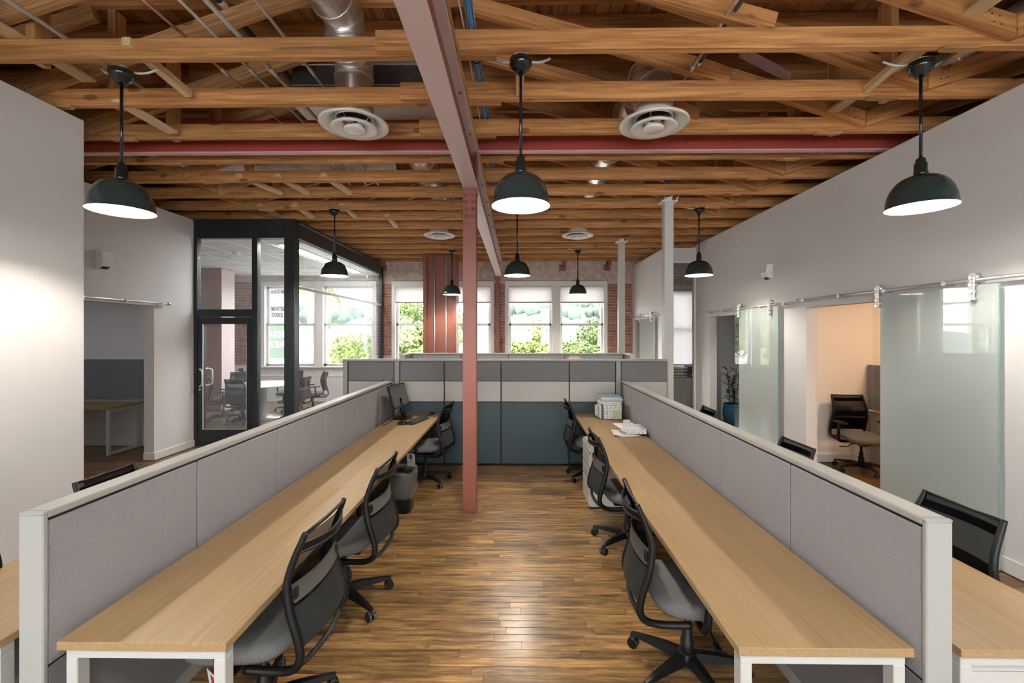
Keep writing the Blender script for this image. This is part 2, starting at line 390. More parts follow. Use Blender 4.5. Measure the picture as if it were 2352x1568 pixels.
# right wall with two door openings
wr = M().box(3.79, 3.93, -3.5, 4.62, 0, 3.72).box(3.79, 3.93, 5.867, 7.55, 0, 3.72).box(3.79, 3.93, 8.79, 9.66, 0, 3.72)
wr.box(3.79, 3.93, 4.62, 5.867, 2.187, 3.72).box(3.79, 3.93, 7.55, 8.79, 2.167, 3.72)
struct('wall_right', wr, WALL)
struct('wall_right_office', M().box(3.93, 7.2, 6.46, 6.58, 0, 2.8).box(7.1, 7.2, 2.5, 9.6, 0, 2.8).box(3.93, 7.2, 2.5, 2.6, 0, 2.8).box(3.93, 7.2, 9.5, 9.6, 0, 2.8), WALLW)
struct('ceiling_right_office', M().box(3.93, 7.2, 2.5, 9.6, 2.72, 2.8), WALLW)
struct('wall_right_end', M().box(3.10, 3.22, 9.45, 10.45, 0, 3.65).box(3.10, 3.22, 11.75, 12, 0, 3.65).box(3.10, 3.22, 10.45, 11.75, 2.2, 3.65).box(3.22, 3.79, 9.45, 9.57, 3.38, 3.66), WALL)
struct('wall_outer', M().box(7.25, 7.4, -3.5, 12.3, 0, 4.96).box(-9.6, -9.45, -3.5, 12.3, 0, 4.96).box(3.93, 7.3, -3.5, -3.4, 0, 4.96).box(-9.5, -3.97, -3.5, -3.4, 0, 4.96).box(-9.5, 7.3, 12.0, 12.3, 3.98, 4.96), WALLW)
wrr = M().box(-3.97, 3.93, -3.5, -3.38, 0, 1.0).box(-3.97, 3.93, -3.5, -3.38, 3.0, 4.96)
for a, b_ in ((-3.97, -3.4), (-1.45, -.95), (1.0, 1.45), (3.4, 3.93)): wrr.box(a, b_, -3.5, -3.38, 1.0, 3.0)
struct('wall_rear', wrr, WALLW)
for k, (a, b_) in enumerate(((-3.4, -1.45), (-.95, 1.0), (1.45, 3.4))):
    wo = empty('window_%d' % (6 + k), ((a + b_) / 2, -3.44, .8), kind='structure')
    part('window_frame', M().box(a, a + .07, -3.49, -3.4, 1.0, 3.0).box(b_ - .07, b_, -3.49, -3.4, 1.0, 3.0).box(a, b_, -3.49, -3.4, 2.93, 3.0).box(a, b_, -3.49, -3.4, 1.0, 1.07).box(a, b_, -3.49, -3.4, 2.0, 2.06), TRIMW, wo)
    part('pane', M().box(a + .07, b_ - .07, -3.45, -3.445, 1.07, 2.93), CLEAR, wo)
struct('wall_far_right', M().box(7.1, 7.2, 9.6, 12, 0, 3.7), WALLW)
# baseboards
struct('baseboard_left', M().box(-5.29, -5.272, 6.40, 7.2, 0, .11, .004).box(-5.44, -5.272, 6.393, 6.41, 0, .11, .004).box(-8.4, -5.45, 7.24, 7.26, 0, .11), TRIMW)
struct('baseboard_right', M().box(3.772, 3.79, -3.5, 4.62, 0, .12, .004).box(3.772, 3.79, 5.867, 7.55, 0, .12, .004).box(3.93, 7.1, 6.44, 6.46, 0, .11), TRIMW)

# ------------------------------------------------------------------ back wall: concrete band, brick piers, windows
WINS = [(-6.96, -3.81, .96, 3.26), (-3.40, -.62, .96, 3.26), (-.33, 2.43, .96, 3.26), (3.95, 5.9, .93, 3.14)]
bw = M()
xs = [-9.5] + [v for w in WINS for v in w[:2]] + [7.2]
for i in range(0, len(xs), 2): bw.box(xs[i], xs[i + 1], 12.0, 12.3, .96, 3.27)
wall_back = struct('wall_back', bw, MORTAR)
part('concrete_band', M().box(-9.5, 3.22, 11.97, 12.3, 3.27, 3.98).box(3.22, 7.2, 11.97, 12.3, 3.14, 3.98), CONC, wall_back)
part('wainscot', M().box(-9.5, 7.2, 11.98, 12.3, 0, .96), WALLW, wall_back)
for zz in (.86, .70): part('wainscot_rail', M().box(-9.5, 7.2, 11.962, 11.98, zz - .012, zz + .012, .003), TRIMW, wall_back)
bk = {}
for (x0, x1, z0, z1) in ((-7.80, -6.97, 1.0, 3.25), (-3.80, -3.41, 1.26, 3.25), (-.61, -.34, 1.26, 3.25), (2.45, 3.08, 1.26, 3.25)):
    z = z0; row = 0
    while z + .06 < z1:
        x = x0 - (.11 if row % 2 else 0); header = (row % 6 == 5)
        while x < x1 - .03:
            L = .105 if header else .215; a = max(x, x0); b_ = min(x + L - .012, x1)
            if b_ - a > .03:
                key = round(b_ - a, 2)
                if key not in bk: bk[key] = M().cbox((0, 0, 0), (key, .05, .058), .006).mesh('brick', BRICK)
                o = bpy.data.objects.new('brick', bk[key]); C.objects.link(o); o.parent = wall_back
                o.location = ((a + b_) / 2, 11.995 + rnd.uniform(-.006, .006), z + .033 + rnd.uniform(-.002, .002))
            x += L
        z += .0775; row += 1

def sash_window(n, x0, x1, z0, z1, shade_z, label):
    """pair of double-hung sashes with a wide mullion, roller shades and panes"""
    o = empty('window_%d' % n, ((x0 + x1) / 2, 12.05, z0), kind='structure')
    fr = M().box(x0, x0 + .10, 11.97, 12.2, z0, z1, .006).box(x1 - .10, x1, 11.97, 12.2, z0, z1, .006).box(x0, x1, 11.965, 12.2, z1 - .13, z1, .006)
    xm = (x0 + x1) / 2
    fr.box(xm - .115, xm + .115, 11.97, 12.2, z0, z1 - .12, .006)
    part('window_frame', fr, TRIMW, o)
    part('window_sill', M().box(x0 - .06, x1 + .06, 11.90, 12.2, z0 - .045, z0, .006), TRIMW, o)
    zm = z0 + (z1 - z0) * .489
    for (a, b_) in ((x0 + .10, xm - .115), (xm + .115, x1 - .10)):
        for (lo, hi, yy) in ((z0, zm + .03, 12.07), (zm - .03, z1 - .13, 12.11)):
            sw = .065
            s = M().box(a, a + sw, yy, yy + .04, lo, hi, .004).box(b_ - sw, b_, yy, yy + .04, lo, hi, .004).box(a, b_, yy, yy + .04, lo, lo + .06, .004).box(a, b_, yy, yy + .04, hi - .06, hi, .004)
            so = part('sash', s, TRIMW, o)
            part('pane', M().box(a + sw - .005, b_ - sw + .005, yy + .017, yy + .022, lo + .055, hi - .055), CLEAR, so)
        for k in (-.12, .12):
            part('sash_lift', M().box((a + b_) / 2 + k * 2 - .02, (a + b_) / 2 + k * 2 + .02, 12.05, 12.07, z0 + .02, z0 + .04, .003), STEEL, o)
        if shade_z:
            sh = part('roller_shade', M().box(a - .03, b_ + .03, 11.99, 11.993, shade_z, z1 - .15), SHADE, o)
            part('hem_bar', M().box(a - .03, b_ + .03, 11.978, 12.0, shade_z - .035, shade_z, .005), mat('hem_bar_mauve', (.42, .35, .35), .6) if 'hem_bar_mauve' not in bpy.data.materials else bpy.data.materials['hem_bar_mauve'], sh)
            part('shade_roller', M().tube([(a - .03, 12.0, z1 - .15), (b_ + .03, 12.0, z1 - .15)], .022, 10), TRIMW, sh)
    return o
sash_window(1, *WINS[0], None, '')
sash_window(2, *WINS[1], 2.70, '')
sash_window(3, *WINS[2], 2.70, '')
sash_window(4, *WINS[3], 1.02, '')

# ------------------------------------------------------------------ conference room: dropped ceiling, walls
cc = struct('ceiling_conference', M().box(-9.4, -3.68, 7.33, 12, 3.40, 3.46), TILE)
for i in range(9):
    yy = 7.6 + i * .61; part('ceiling_grid_bar', M().box(-9.4, -3.7, yy - .012, yy + .012, 3.393, 3.402), TRIMW, cc)
for i in range(9):
    xx = -4.3 - i * .61; part('ceiling_grid_bar', M().box(xx - .012, xx + .012, 7.33, 12, 3.392, 3.401), TRIMW, cc)
struct('wall_conference', M().box(-9.4, -9.3, 7.36, 12, 0, 3.46).box(-9.4, -5.35, 7.30, 7.36, 0, 3.4), WALLW)
CL = [(-5.9, 9.0), (-6.3, 10.6), (-4.8, 10.4), (-4.5, 8.4)]
for i, (x, yy) in enumerate(CL):
    d = empty('recessed_downlight', (x, yy, 3.39), ['round recessed downlight in the conference ceiling near the red column', 'round recessed downlight at the back of the conference ceiling by the bricks', 'round recessed downlight in the conference ceiling above the window side', 'round recessed downlight in the conference ceiling just inside the corner post'][i], 'downlight', 'conference room downlights')
    part('trim_ring', M().lathe([(.055, -.004), (.075, -.012), (.095, -.006), (.095, .0), (.055, .0)], 20, (x, yy, 3.392)), TRIMW, d)
    part('baffle', M().lathe([(.0, .02), (.055, .02), (.056, .0)], 20, (x, yy, 3.393)), DUCTD, d)
t = empty('smoke_detector', (-5.35, 8.4, 3.39), 'white round smoke detector on the conference room ceiling', 'detector')
part('detector_base', M().lathe([(0, 0), (.07, 0), (.07, -.015), (0, -.016)], 20, (-5.35, 8.4, 3.392)), TRIMW, t)
part('detector_dome', M().lathe([(.058, -.015), (.055, -.04), (.035, -.052), (0, -.054)], 20, (-5.35, 8.4, 3.392)), TRIMW, t)
t = empty('linear_ceiling_light', (-4.05, 9.4, 3.38), 'long white ceiling light strip along the conference glass wall', 'ceiling light')
part('light_housing', M().box(-4.14, -3.94, 7.6, 11.2, 3.375, 3.40, .004), TRIMW, t)
part('light_diffuser', M().box(-4.12, -3.96, 7.65, 11.15, 3.365, 3.376), PANELC, t)

# glass storefront of the conference room
sf = empty('wall_storefront', (-4.5, 7.25, 0), kind='structure')
Y0, Y1 = 7.20, 7.30
part('post', M().box(-5.34, -5.235, Y0, Y1, 0, 3.71, .004), DARKF, sf)
part('post', M().box(-4.335, -4.243, Y0, Y1, 0, 3.71, .004), DARKF, sf)
part('corner_post', M().box(-3.80, -3.63, Y0 - .01, Y1 + .06, 0, 3.71, .004), DARKF, sf)
part('header_panel', M().box(-5.235, -3.80, Y0 + .02, Y1, 3.41, 3.71), DARKF, sf)
part('top_rail', M().box(-5.34, -3.63, Y0 - .005, Y1, 3.665, 3.715, .004), DARKF, sf)
part('transom_bar', M().box(-5.235, -4.335, Y0, Y1, 2.12, 2.24, .004), DARKF, sf)
part('transom_pane', M().box(-5.235, -4.335, 7.245, 7.255, 2.24, 3.41), CLEARC, sf)
part('side_pane', M().box(-4.243, -3.80, 7.245, 7.255, .06, 3.41), CLEARC, sf)
part('bottom_rail', M().box(-4.243, -3.80, Y0, Y1, 0, .07, .004), DARKF, sf)
# side run along Y
part('side_header', M().box(-3.72, -3.62, 7.3, 11.97, 3.42, 3.71, .004), DARKF, sf)
part('side_header_lip', M().box(-3.63, -3.60, 7.3, 11.97, 3.66, 3.71, .004), DARKF, sf)
part('end_post', M().box(-3.74, -3.62, 11.86, 11.97, 0, 3.71, .004), DARKF, sf)
part('side_transom_bar', M().box(-3.69, -3.64, 7.36, 11.88, 2.585, 2.635, .004), STEEL, sf)
part('floor_channel', M().box(-3.69, -3.64, 7.36, 11.88, 0, .03), STEEL, sf)
ys = [7.36, 8.44, 9.64, 10.80, 11.87]
for i in range(4):
    for (lo, hi) in ((.03, 2.585), (2.635, 3.42)):
        part('glass_panel', M().box(-3.671, -3.659, ys[i] + .004, ys[i + 1] - .004, lo, hi), CLEARC, sf)
for yy in (8.44, 9.64): part('glass_connector', M().tube([(-3.69, yy, 1.25), (-3.64, yy, 1.25)], .018, 10), BLACK, sf)
d1 = empty('door_1', (-5.2, 7.25, 0), kind='structure')
dr = M().box(-5.23, -5.15, Y0 + .01, Y1 - .01, .01, 2.11, .004).box(-4.42, -4.34, Y0 + .01, Y1 - .01, .01, 2.11, .004).box(-5.15, -4.42, Y0 + .01, Y1 - .01, 2.0, 2.11, .004).box(-5.15, -4.42, Y0 + .01, Y1 - .01, .01, .275, .004)
part('door_frame', dr, DARKF, d1)
part('glazing_bead', M().box(-5.15, -5.142, Y0 + .004, Y0 + .02, .275, 2.0).box(-4.428, -4.42, Y0 + .004, Y0 + .02, .275, 2.0).box(-5.15, -4.42, Y0 + .004, Y0 + .02, .275, .283), STEEL, d1)
part('door_pane', M().box(-5.15, -4.42, 7.245, 7.255, .275, 2.0), CLEARC, d1)
for sgn in (-1, 1):
    yb = Y0 + .01 if sgn < 0 else Y1 - .01
    part('pull_handle', M().tube(curve_pts([(-5.17, yb, .99), (-5.165, yb + sgn * .05, .985), (-5.13, yb + sgn * .075, .995), (-5.10, yb + sgn * .08, 1.03), (-5.10, yb + sgn * .08, 1.22), (-5.13, yb + sgn * .075, 1.255), (-5.165, yb + sgn * .05, 1.265), (-5.17, yb, 1.26)]), .012, 10), STEEL, d1)
part('lock_cylinder', M().tube([(-5.19, Y0 + .012, .93), (-5.19, Y0 - .006, .93)], .017, 12), STEEL, d1)

# ------------------------------------------------------------------ sliding glass doors on the walls
def hanger(z, yy, X, sgn, parent):
    """steel strap with four bolts and a roller; sgn points into the room"""
    h = part('hanger_strap', M().box(X + sgn * .034, X + sgn * .044, yy - .022, yy + .022, z - .17, z + .03, .004), STEEL, parent)
    part('roller', M().tube([(X - sgn * .012, yy, z + .022), (X + sgn * .034, yy, z + .022)], .034, 14), STEEL, h)
    for k in range(4): part('bolt', M().tube([(X + sgn * .0, yy, z + .015 - k * .057), (X + sgn * .056, yy, z + .015 - k * .057)], .016, 10), GALV, h)
    return h
def glass_door(n, X, sgn, ya, yb, ztop, frost0, hy):
    o = empty('door_%d' % n, (X, (ya + yb) / 2, 0), kind='structure')
    part('clear_strip', M().box(X - .005, X + .005, frost0, yb, .015, ztop), CLEAR, o)
    part('frosted_pane', M().box(X - .005, X + .005, ya + .004, frost0, .015, ztop), FROST, o)
    part('pane_edge', M().box(X - .0055, X + .0055, ya, ya + .004, .015, ztop), GEDGE, o)
    for yy in hy: hanger(2.285, yy, X, sgn, o)
    return o
def rail(X, sgn, ya, yb, z, label):
    o = empty('door_rail', (X, (ya + yb) / 2, z), label, 'rail', 'sliding door rails')
    part('rail_bar', M().tube([(X, ya, z), (X, yb, z)], .0165, 12), STEEL, o)
    k = int((yb - ya) / .62)
    for i in range(k + 1):
        yy = ya + .12 + i * (yb - ya - .24) / k
        part('standoff', M().tube([(X - sgn * .07, yy, z), (X + sgn * .022, yy, z)], .02, 12), STEEL, o)
    for yy in (ya, yb): part('end_stop', M().tube([(X, yy - .025, z), (X, yy + .025, z)], .024, 12), STEEL, o)
    return o
glass_door(2, 3.73, -1, 3.478, 4.70, 2.24, 4.60, (3.65, 4.60))
glass_door(3, 3.73, -1, 6.385, 7.65, 2.24, 7.50, (6.55, 7.45))
glass_door(4, 3.05, -1, 9.85, 11.30, 2.20, 11.1, (10.05, 11.0))
rail(3.72, -1, 3.15, 5.92, 2.28, 'steel sliding door rail above the office doorway with the swivel chair')
rail(3.72, -1, 6.11, 8.81, 2.26, 'steel sliding door rail above the doorway with the potted plant')
rail(3.05, -1, 9.5, 11.9, 2.26, 'short steel sliding door rail on the far white wall by the bricks')
rail(-5.23, 1, 3.95, 6.60, 2.29, 'steel sliding door rail above the dark left office doorway')
# glazed front of the far right room
fx = empty('window_5', (3.5, 9.5, 0), kind='structure')
part('window_frame', M().box(3.22, 3.25, 9.47, 9.53, 0, 3.38).box(3.755, 3.79, 9.47, 9.53, 0, 3.38).box(3.22, 3.79, 9.47, 9.53, 3.345, 3.38).box(3.22, 3.79, 9.47, 9.53, 0, .04), TRIMW, fx)
part('pane', M().box(3.25, 3.755, 9.495, 9.505, .04, 3.345), CLEAR, fx)

# ------------------------------------------------------------------ steel frame
BX = -.487
mb = empty('steel_main_beam', (BX, 4, 3.36), 'long steel beam with a painted-in pink sheen running down the room over the column', 'beam')
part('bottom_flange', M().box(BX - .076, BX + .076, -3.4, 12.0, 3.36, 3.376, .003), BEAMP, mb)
part('web', M().box(BX - .006, BX + .006, -3.4, 12.0, 3.376, 3.728), REDC, mb)
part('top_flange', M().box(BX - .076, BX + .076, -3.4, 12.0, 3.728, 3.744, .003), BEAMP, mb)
nl = beam('nailer', (BX - .01, -3.4, 3.762), (BX - .01, 12, 3.762), .20, .036, TRUSSD, mb)
for i in range(12):
    yy = 3.46 + i * .72
    part('bolt_head', M().lathe([(0, -.012), (.012, -.010), (.014, 0)], 8, (BX + .045, yy, 3.728)), REDC, mb)
# column
sc = empty('steel_column', (-.495, 4.63, 0), 'red-brown riveted steel column standing in the aisle', 'column')
part('flange', M().box(-.565, -.425, 4.60, 4.613, 0, 3.355, .003), REDC, sc)
part('flange', M().box(-.565, -.425, 4.72, 4.733, 0, 3.72, .003), REDC, sc)
part('web', M().box(-.501, -.489, 4.613, 4.72, 0, 3.355), REDC, sc)
cp = part('splice_plate', M().box(-.563, -.427, 4.588, 4.60, 2.98, 3.335, .004), REDC, sc)
for r in range(4):
    for s in (-1, 1):
        m = M(); m.tube([(-.495 + s * .038, 4.59, 3.06 + r * .075), (-.495 + s * .038, 4.578, 3.06 + r * .075), (-.495 + s * .038, 4.572, 3.06 + r * .075)], [.019, .016, .007], 10)
        part('rivet', m, REDC, cp)
part('head_gusset', M().box(-.43, -.418, 4.60, 4.733, 3.30, 3.75), REDC, sc)
part('base_plate', M().box(-.575, -.415, 4.585, 4.745, 0, .012), REDC, sc)
# cross beam
cb = empty('steel_cross_beam', (0, 4.70, 3.76), 'deep red steel beam crossing the room from wall to wall', 'beam')
for (a, b_, w) in ((-9, BX - .08, 0), (BX + .08, 7.1, 1)):
    part('web', M().box(a, b_, 4.668, 4.678, 3.775, 4.10), RED, cb)
    part('bottom_flange', M().box(a, b_, 4.664, 4.738, 3.760, 3.775, .003), PINKP, cb)
    part('ledger_angle', M().box(a, b_, 4.648, 4.668, 3.868, 3.876).box(a, b_, 4.660, 4.668, 3.868, 3.96), RED, cb)
    for i in range(int((b_ - a) / .48)):
        part('bolt_head', M().tube([(a + .2 + i * .48, 4.662, 3.905), (a + .2 + i * .48, 4.650, 3.905)], [.015, .008], 8), RED, cb)
part('connection_plate', M().box(BX + .08, BX + .21, 4.60, 4.66, 3.735, 3.745, .003), PINKP, cb)
# white posts
for i, (x, yy, lab) in enumerate(((2.167, 6.42, 'nearer white steel post rising behind the cubicle wall'), (2.154, 9.22, 'farther thin white steel post in front of the brick pier'))):
    p = empty('steel_post', (x, yy, 0), lab, 'post', 'white steel posts')
    part('shaft', M().box(x - .066, x + .066, yy - .06, yy + .06, 0, 3.735, .006), mat('warm_white_post_paint', (.62, .605, .565), .45), p)
    part('cap_plate', M().box(x - .115, x + .115, yy - .10, yy + .10, 3.72, 3.738, .004), TRIMW, p)
    part('saddle', M().box(x - .05, x + .05, yy - .05, yy + .05, 3.738, 3.80, .004), TRIMW, p)
    for s in (-1, 1):
        part('strap', M().tube([(x + s * .09, yy - .09, 3.73), (x + s * .02 + .12, yy - .09, 3.84)], .010, 6), GALV, p)
    if i == 0: part('cable_sleeve', M().box(x - .035, x + .035, yy + .0, yy + .05, 3.80, 4.2), BLUEC, p)
# thin red column at the brick pier + red boxed pillar
p = empty('thin_red_column', (-.525, 11.88, 0), 'thin red steel column against the brick pier', 'column')
part('shaft', M().box(-.575, -.475, 11.83, 11.95, 0, 3.30, .004), REDC, p)
part('cap_plate', M().box(-.60, -.45, 11.80, 11.97, 3.30, 3.345, .003), REDC, p)
pl = empty('red_pillar', (-1.92, 11.25, 0), 'wide red boxed pillar with two vertical conduits before the window', 'column')
part('core', M().box(-2.25, -1.56, 11.03, 11.5, 0, 3.79), REDC, pl)
part('flange', M().box(-2.33, -2.24, 10.97, 11.5, 0, 3.79, .006), REDC, pl)
part('flange', M().box(-1.58, -1.515, 10.97, 11.5, 0, 3.79, .006), REDC, pl)
for x in (-2.055, -1.765):
    c = part('conduit', M().tube([(x, 11.01, 0), (x, 11.01, 3.79)], .018, 8), CONDUIT, pl)
    part('seam', M().box(x - .03, x - .022, 11.022, 11.03, 0, 3.79), DARK, pl)
pc = empty('red_conference_pillar', (-7.26, 10.7, 0), 'red pillar standing inside the conference room behind the glass door', 'column')
part('core', M().box(-7.52, -7.02, 10.45, 10.95, 0, 3.40, .008), REDC, pc)
part('lit_side_skin', M().box(-7.02, -7.012, 10.46, 10.94, 0, 3.39), BEAMP, pc)  # lighter lit side of the red pillar painted on as a thin skin
for i, x in enumerate((-3.62, 1.22, 2.41, -3.0)):
    if i == 3: continue
    b = empty('wall_bracket', (x, 11.95, 3.58), ['red steel wall bracket above the left window', 'red steel wall bracket above the middle of the right window', 'red steel wall bracket above the brick pier by the white post'][i], 'bracket', 'red brackets on the concrete band')
    part('plate', M().box(x - .09, x + .09, 11.955, 11.972, 3.53, 3.70, .003), REDC, b)
    part('stub', M().box(x - .02, x + .06, 11.70, 11.956, 3.63, 3.78, .004), REDC, b)
    part('bolt', M().tube([(x - .03, 11.956, 3.60), (x - .03, 11.94, 3.60)], .014, 8), REDC, b)

# ------------------------------------------------------------------ timber trusses
NT = 15
def truss(side, n):
    y0 = 3.05 + .632 * n + (0 if side > 0 else .066)
    nm = ORD[n]
    lab = 'timber roof truss %s of the pink beam, %s from the camera' % ('right' if side > 0 else 'left', nm)
    xv = 3.28 if side > 0 else -4.20
    t = empty('roof_truss', (xv, y0, ZC), lab, 'truss', 'timber roof trusses')
    rr = random.Random(n * 2 + (side > 0)); w = .064; j = lambda a: rr.uniform(-a, a)
    mt = TRUSS
    if side > 0: beam('bottom_chord', (-.955 + j(.02), y0, ZC + .07), (7.05, y0, ZC + .07), w, .14, mt, t)
    else: beam('bottom_chord', (-8.9, y0, ZC + .07), (-.18 + j(.05), y0 - j(.004), ZC + .07), w, .14, mt, t)
    xa, xb = (-.6, 7.05) if side > 0 else (-8.9, -.45)
    beam('top_chord', (xa, y0, 4.775), (xb, y0, 4.775), w, .30, TRUSS, t)
    yf = y0 - .066
    # pair of web members meeting in a V at the chord, nailed to its near face
    for s in (-1, 1):
        x1 = xv + s * 2.47
        a = Vector((xv, yf, 3.80)); b_ = Vector((x1, yf, 4.62)); d = (b_ - a).normalized()
        L = (b_ - a).length; hh = .135; k = abs(d.z / d.x)
        # mitred end: vertical cut at the V
        def up(xx): return 3.80 + abs(xx - xv) * k
        m = M(); vt = hh / abs(d.x)
        poly = [(xv + s * .003, up(xv)), (x1, up(x1)), (x1, up(x1) + vt), (xv + s * .003, up(xv) + vt)]
        ang = math.atan2(d.z, d.x); rot = Matrix.Rotation(-ang, 4, 'Y')
        cen = Vector(((xv + x1) / 2, yf, (up(xv) + up(x1)) / 2 + vt / 2))
        loc = [(Matrix.Rotation(ang, 4, 'Y') @ (Vector((p[0], yf, p[1])) - cen)) for p in poly]
        m.prism([(q.x, q.z) for q in loc], 'y', -w / 2, w / 2)
        o = bpy.data.objects.new('web_brace', m.mesh('web_brace', TRUSSD if rr.random() < .3 else TRUSS)); C.objects.link(o)
        o.matrix_basis = Matrix.Translation(cen - WL[t.name]) @ rot; o.parent = t; WL[o.name] = cen
        if n < 7:
            for q in range(4):
                px = xv + s * (.10 + .05 * (q % 2) + .012 * (q // 2)); pz = up(px) + .045 + .05 * (q // 2)
                part('nail_head', M().box(px - .006, px + .006, yf - w / 2 - .001, yf - w / 2 + .003, pz - .004, pz + .004), DARK, t)
    if side > 0:
        beam('web_brace', (-.42, y0, 4.58), (1.75, y0, 3.955), w, .13, TRUSS, t)
        beam('vertical_strut', (3.10, y0 + .064, 3.80), (3.10, y0 + .064, 4.62), w, .14, TRUSS, t)
    else:
        beam('web_brace', (-5.75, y0, 3.955), (-3.6, y0, 4.58), w, .13, TRUSS, t)
        beam('vertical_strut', (-3.47, y0 + .064, 3.80), (-3.47, y0 + .064, 4.62), w, .12, TRUSS, t)
    if n < 10: beam('scab_block', (xv - .30 * side - .12, y0 - .02, ZC - .012), (xv - .30 * side + .12, y0 - .02, ZC - .012), .055, .022, TRUSSD, t)
for n in range(NT):
    truss(1, n); truss(-1, n)
# loose bracing boards lying between the trusses
def brace(x0, n0, n1, z0, z1, w, h, lab, dx=0):
    ya = 3.05 + .632 * n0; yb = 3.05 + .632 * n1 - .035
    b = beam('bracing_board', (x0, ya, z0), (x0 + dx, yb, z1), w, h, BRACEW, None)
    tag(b, lab, 'board', 'bracing boards between the trusses')
brace(2.98, -1, 2, 3.945, 3.945, .11, .03, 'pale flat bracing board crossing the nearest right trusses near the wall lamp')
brace(2.84, 0, 1, 3.90, 3.83, .05, .06, 'short pale bracing stick beside the right pendant canopy')
brace(-3.55, -1, 1, 3.945, 3.945, .12, .03, 'wide pale bracing board crossing the two nearest left trusses by the wall')
brace(-2.72, 0, 1, 3.88, 3.83, .06, .06, 'short pale bracing stick beside the left pendant canopy')
brace(-3.35, 1, 2, 3.80, 3.80, .11, .03, 'pale bracing board between second and third left trusses')
brace(.02, 0, 1, 3.86, 3.82, .065, .05, 'short pale bracing stick behind the middle pendant canopy')
brace(-3.55, 4, 5, 3.85, 3.80, .07, .05, 'pale bracing stick between fifth and sixth left trusses by the wall', .25)
brace(-3.05, 4, 5, 3.85, 3.80, .08, .05, 'pale bracing stick between fifth and sixth left trusses, middle one', .12)
brace(-2.45, 4, 5, 3.85, 3.80, .08, .05, 'pale bracing stick between fifth and sixth left trusses nearest the duct', .12)
brace(-4.0, 6, 7, 3.85, 3.80, .09, .05, 'pale bracing stick above the dark glass room corner')
brace(-3.45, 6, 7, 3.85, 3.80, .09, .05, 'pale bracing stick just right of the glass room corner')
brace(-2.72, 6, 7, 3.85, 3.80, .07, .05, 'short pale bracing stick behind the middle-row left pendant canopy')
brace(-2.2, 7, 8, 3.85, 3.79, .09, .05, 'pale bracing stick right of the middle-row left pendant')
for i, (a, b_, lab) in enumerate((((2.18, 4.33, 4.57), (2.98, 4.93, 4.68), 'dusty pink steel brace high between the right trusses'), ((-3.6, 4.38, 4.38), (-3.75, 5.0, 4.85), 'dark red steel brace high between the left trusses'))):
    o = beam('steel_brace', a, b_, .07, .07, PINKP if i == 0 else RED, None); tag(o, lab, 'brace')

# ------------------------------------------------------------------ conduits and cables in the roof
def conduit(x, z, r, m, lab, ya=1.6, yb=6.4, clamps=True):
    c = empty('ceiling_conduit', (x, ya, z), lab, 'pipe', 'conduits among the trusses')
    part('pipe', M().tube([(x, ya, z), (x, yb, z)], r, 8), m, c)
    for yy in (3.7, 4.97):
        if clamps and ya < yy < yb: part('coupling', M().tube([(x, yy - .12, z), (x, yy - .02, z)], r * 1.25, 8), GALV, c)
conduit(-3.29, 4.0, .016, CONDUIT, 'leftmost pale grey conduit among the left trusses', yb=4.1)
conduit(-2.41, 4.0, .011, COPPER, 'thin copper pipe among the left trusses')
conduit(-2.18, 4.0, .011, CONDUIT, 'thin grey conduit just right of the copper pipe')
conduit(-2.01, 4.0, .017, CONDUIT, 'thick grey conduit second right of the copper pipe')
conduit(-2.42, 4.56, .03, mat('dark_blue_pipe', (.03, .05, .09), .4), 'thick dark blue pipe high under the roof boards', yb=6.0)
conduit(-1.69, 4.0, .011, CONDUIT, 'thin grey conduit nearest the left round duct', yb=4.7)
conduit(1.42, 4.0, .014, GALV, 'silver conduit beside the right duct elbow', yb=4.1)
conduit(1.47, 4.03, .016, mat('slate_strut', (.12, .17, .2), .5, .5), 'slate coloured strut beside the silver conduit', yb=4.1)
cbd = empty('cable_bundle', (-.31, 6, 3.94), 'bundle of blue data cables running beside the pink beam', 'cables')
rr = random.Random(5)
for i in range(16):
    a, q = rr.random() * 6.28, .028 * math.sqrt(rr.random()); bx, bz = -.312 + q * cos(a), 3.955 + q * sin(a)
    pts = [(bx + rr.uniform(-.006, .006), 1.5 + k * .8, bz + rr.uniform(-.005, .005)) for k in range(9)]
    part('cable', M().tube(pts, .0065, 5), BLUEC, cbd)
for yy in (2.6, 3.4, 4.5): part('cable_tie', M().tube([(-.312 + .04 * cos(a * pi / 6), yy, 3.955 + .04 * sin(a * pi / 6)) for a in range(13)], .004, 5), BLACK, cbd)
part('white_cable', M().tube([(-.37 + .01 * (k % 2), 1.5 + k * .6, 3.94) for k in range(10)], .006, 5), TRIMW, cbd)

# ------------------------------------------------------------------ ducts
def rings(path, r, parent, m=STEEL, step=2, wire=.005):
    for k in range(0, len(path), step):
        p = Vector(path[k]); d = (Vector(path[min(k + 1, len(path) - 1)]) - Vector(path[max(k - 1, 0)])).normalized(); u = d.orthogonal().normalized(); w = d.cross(u)
        part('seam_ring', M().tube([p + (u * cos(a * pi / 12) + w * sin(a * pi / 12)) * r for a in range(25)], wire, 5, cap=False), m, parent)
D = empty('round_duct', (-1.456, 3.956, 3.8), 'shiny round supply duct dropping to the near left ceiling diffuser', 'duct', 'round ducts')
pa = [(-1.456, 3.956, 3.872), (-1.456, 3.956, 3.95), (-1.456, 3.956, 4.12), (-1.456, 3.956, 4.25)] + [(-1.456, 3.956 - .25 * sin(a), 4.25 + .25 * (1 - cos(a))) for a in (R(30), R(60), R(90))] + [(-1.47, 3.5, 4.5), (-1.49, 3.2, 4.51), (-1.51, 2.9, 4.52), (-1.53, 2.5, 4.53), (-1.56, 2.0, 4.54)]
part('duct_wall', M().tube(pa, .165, 24, cap=False), GALV, D); rings(pa, .167, D, step=1)
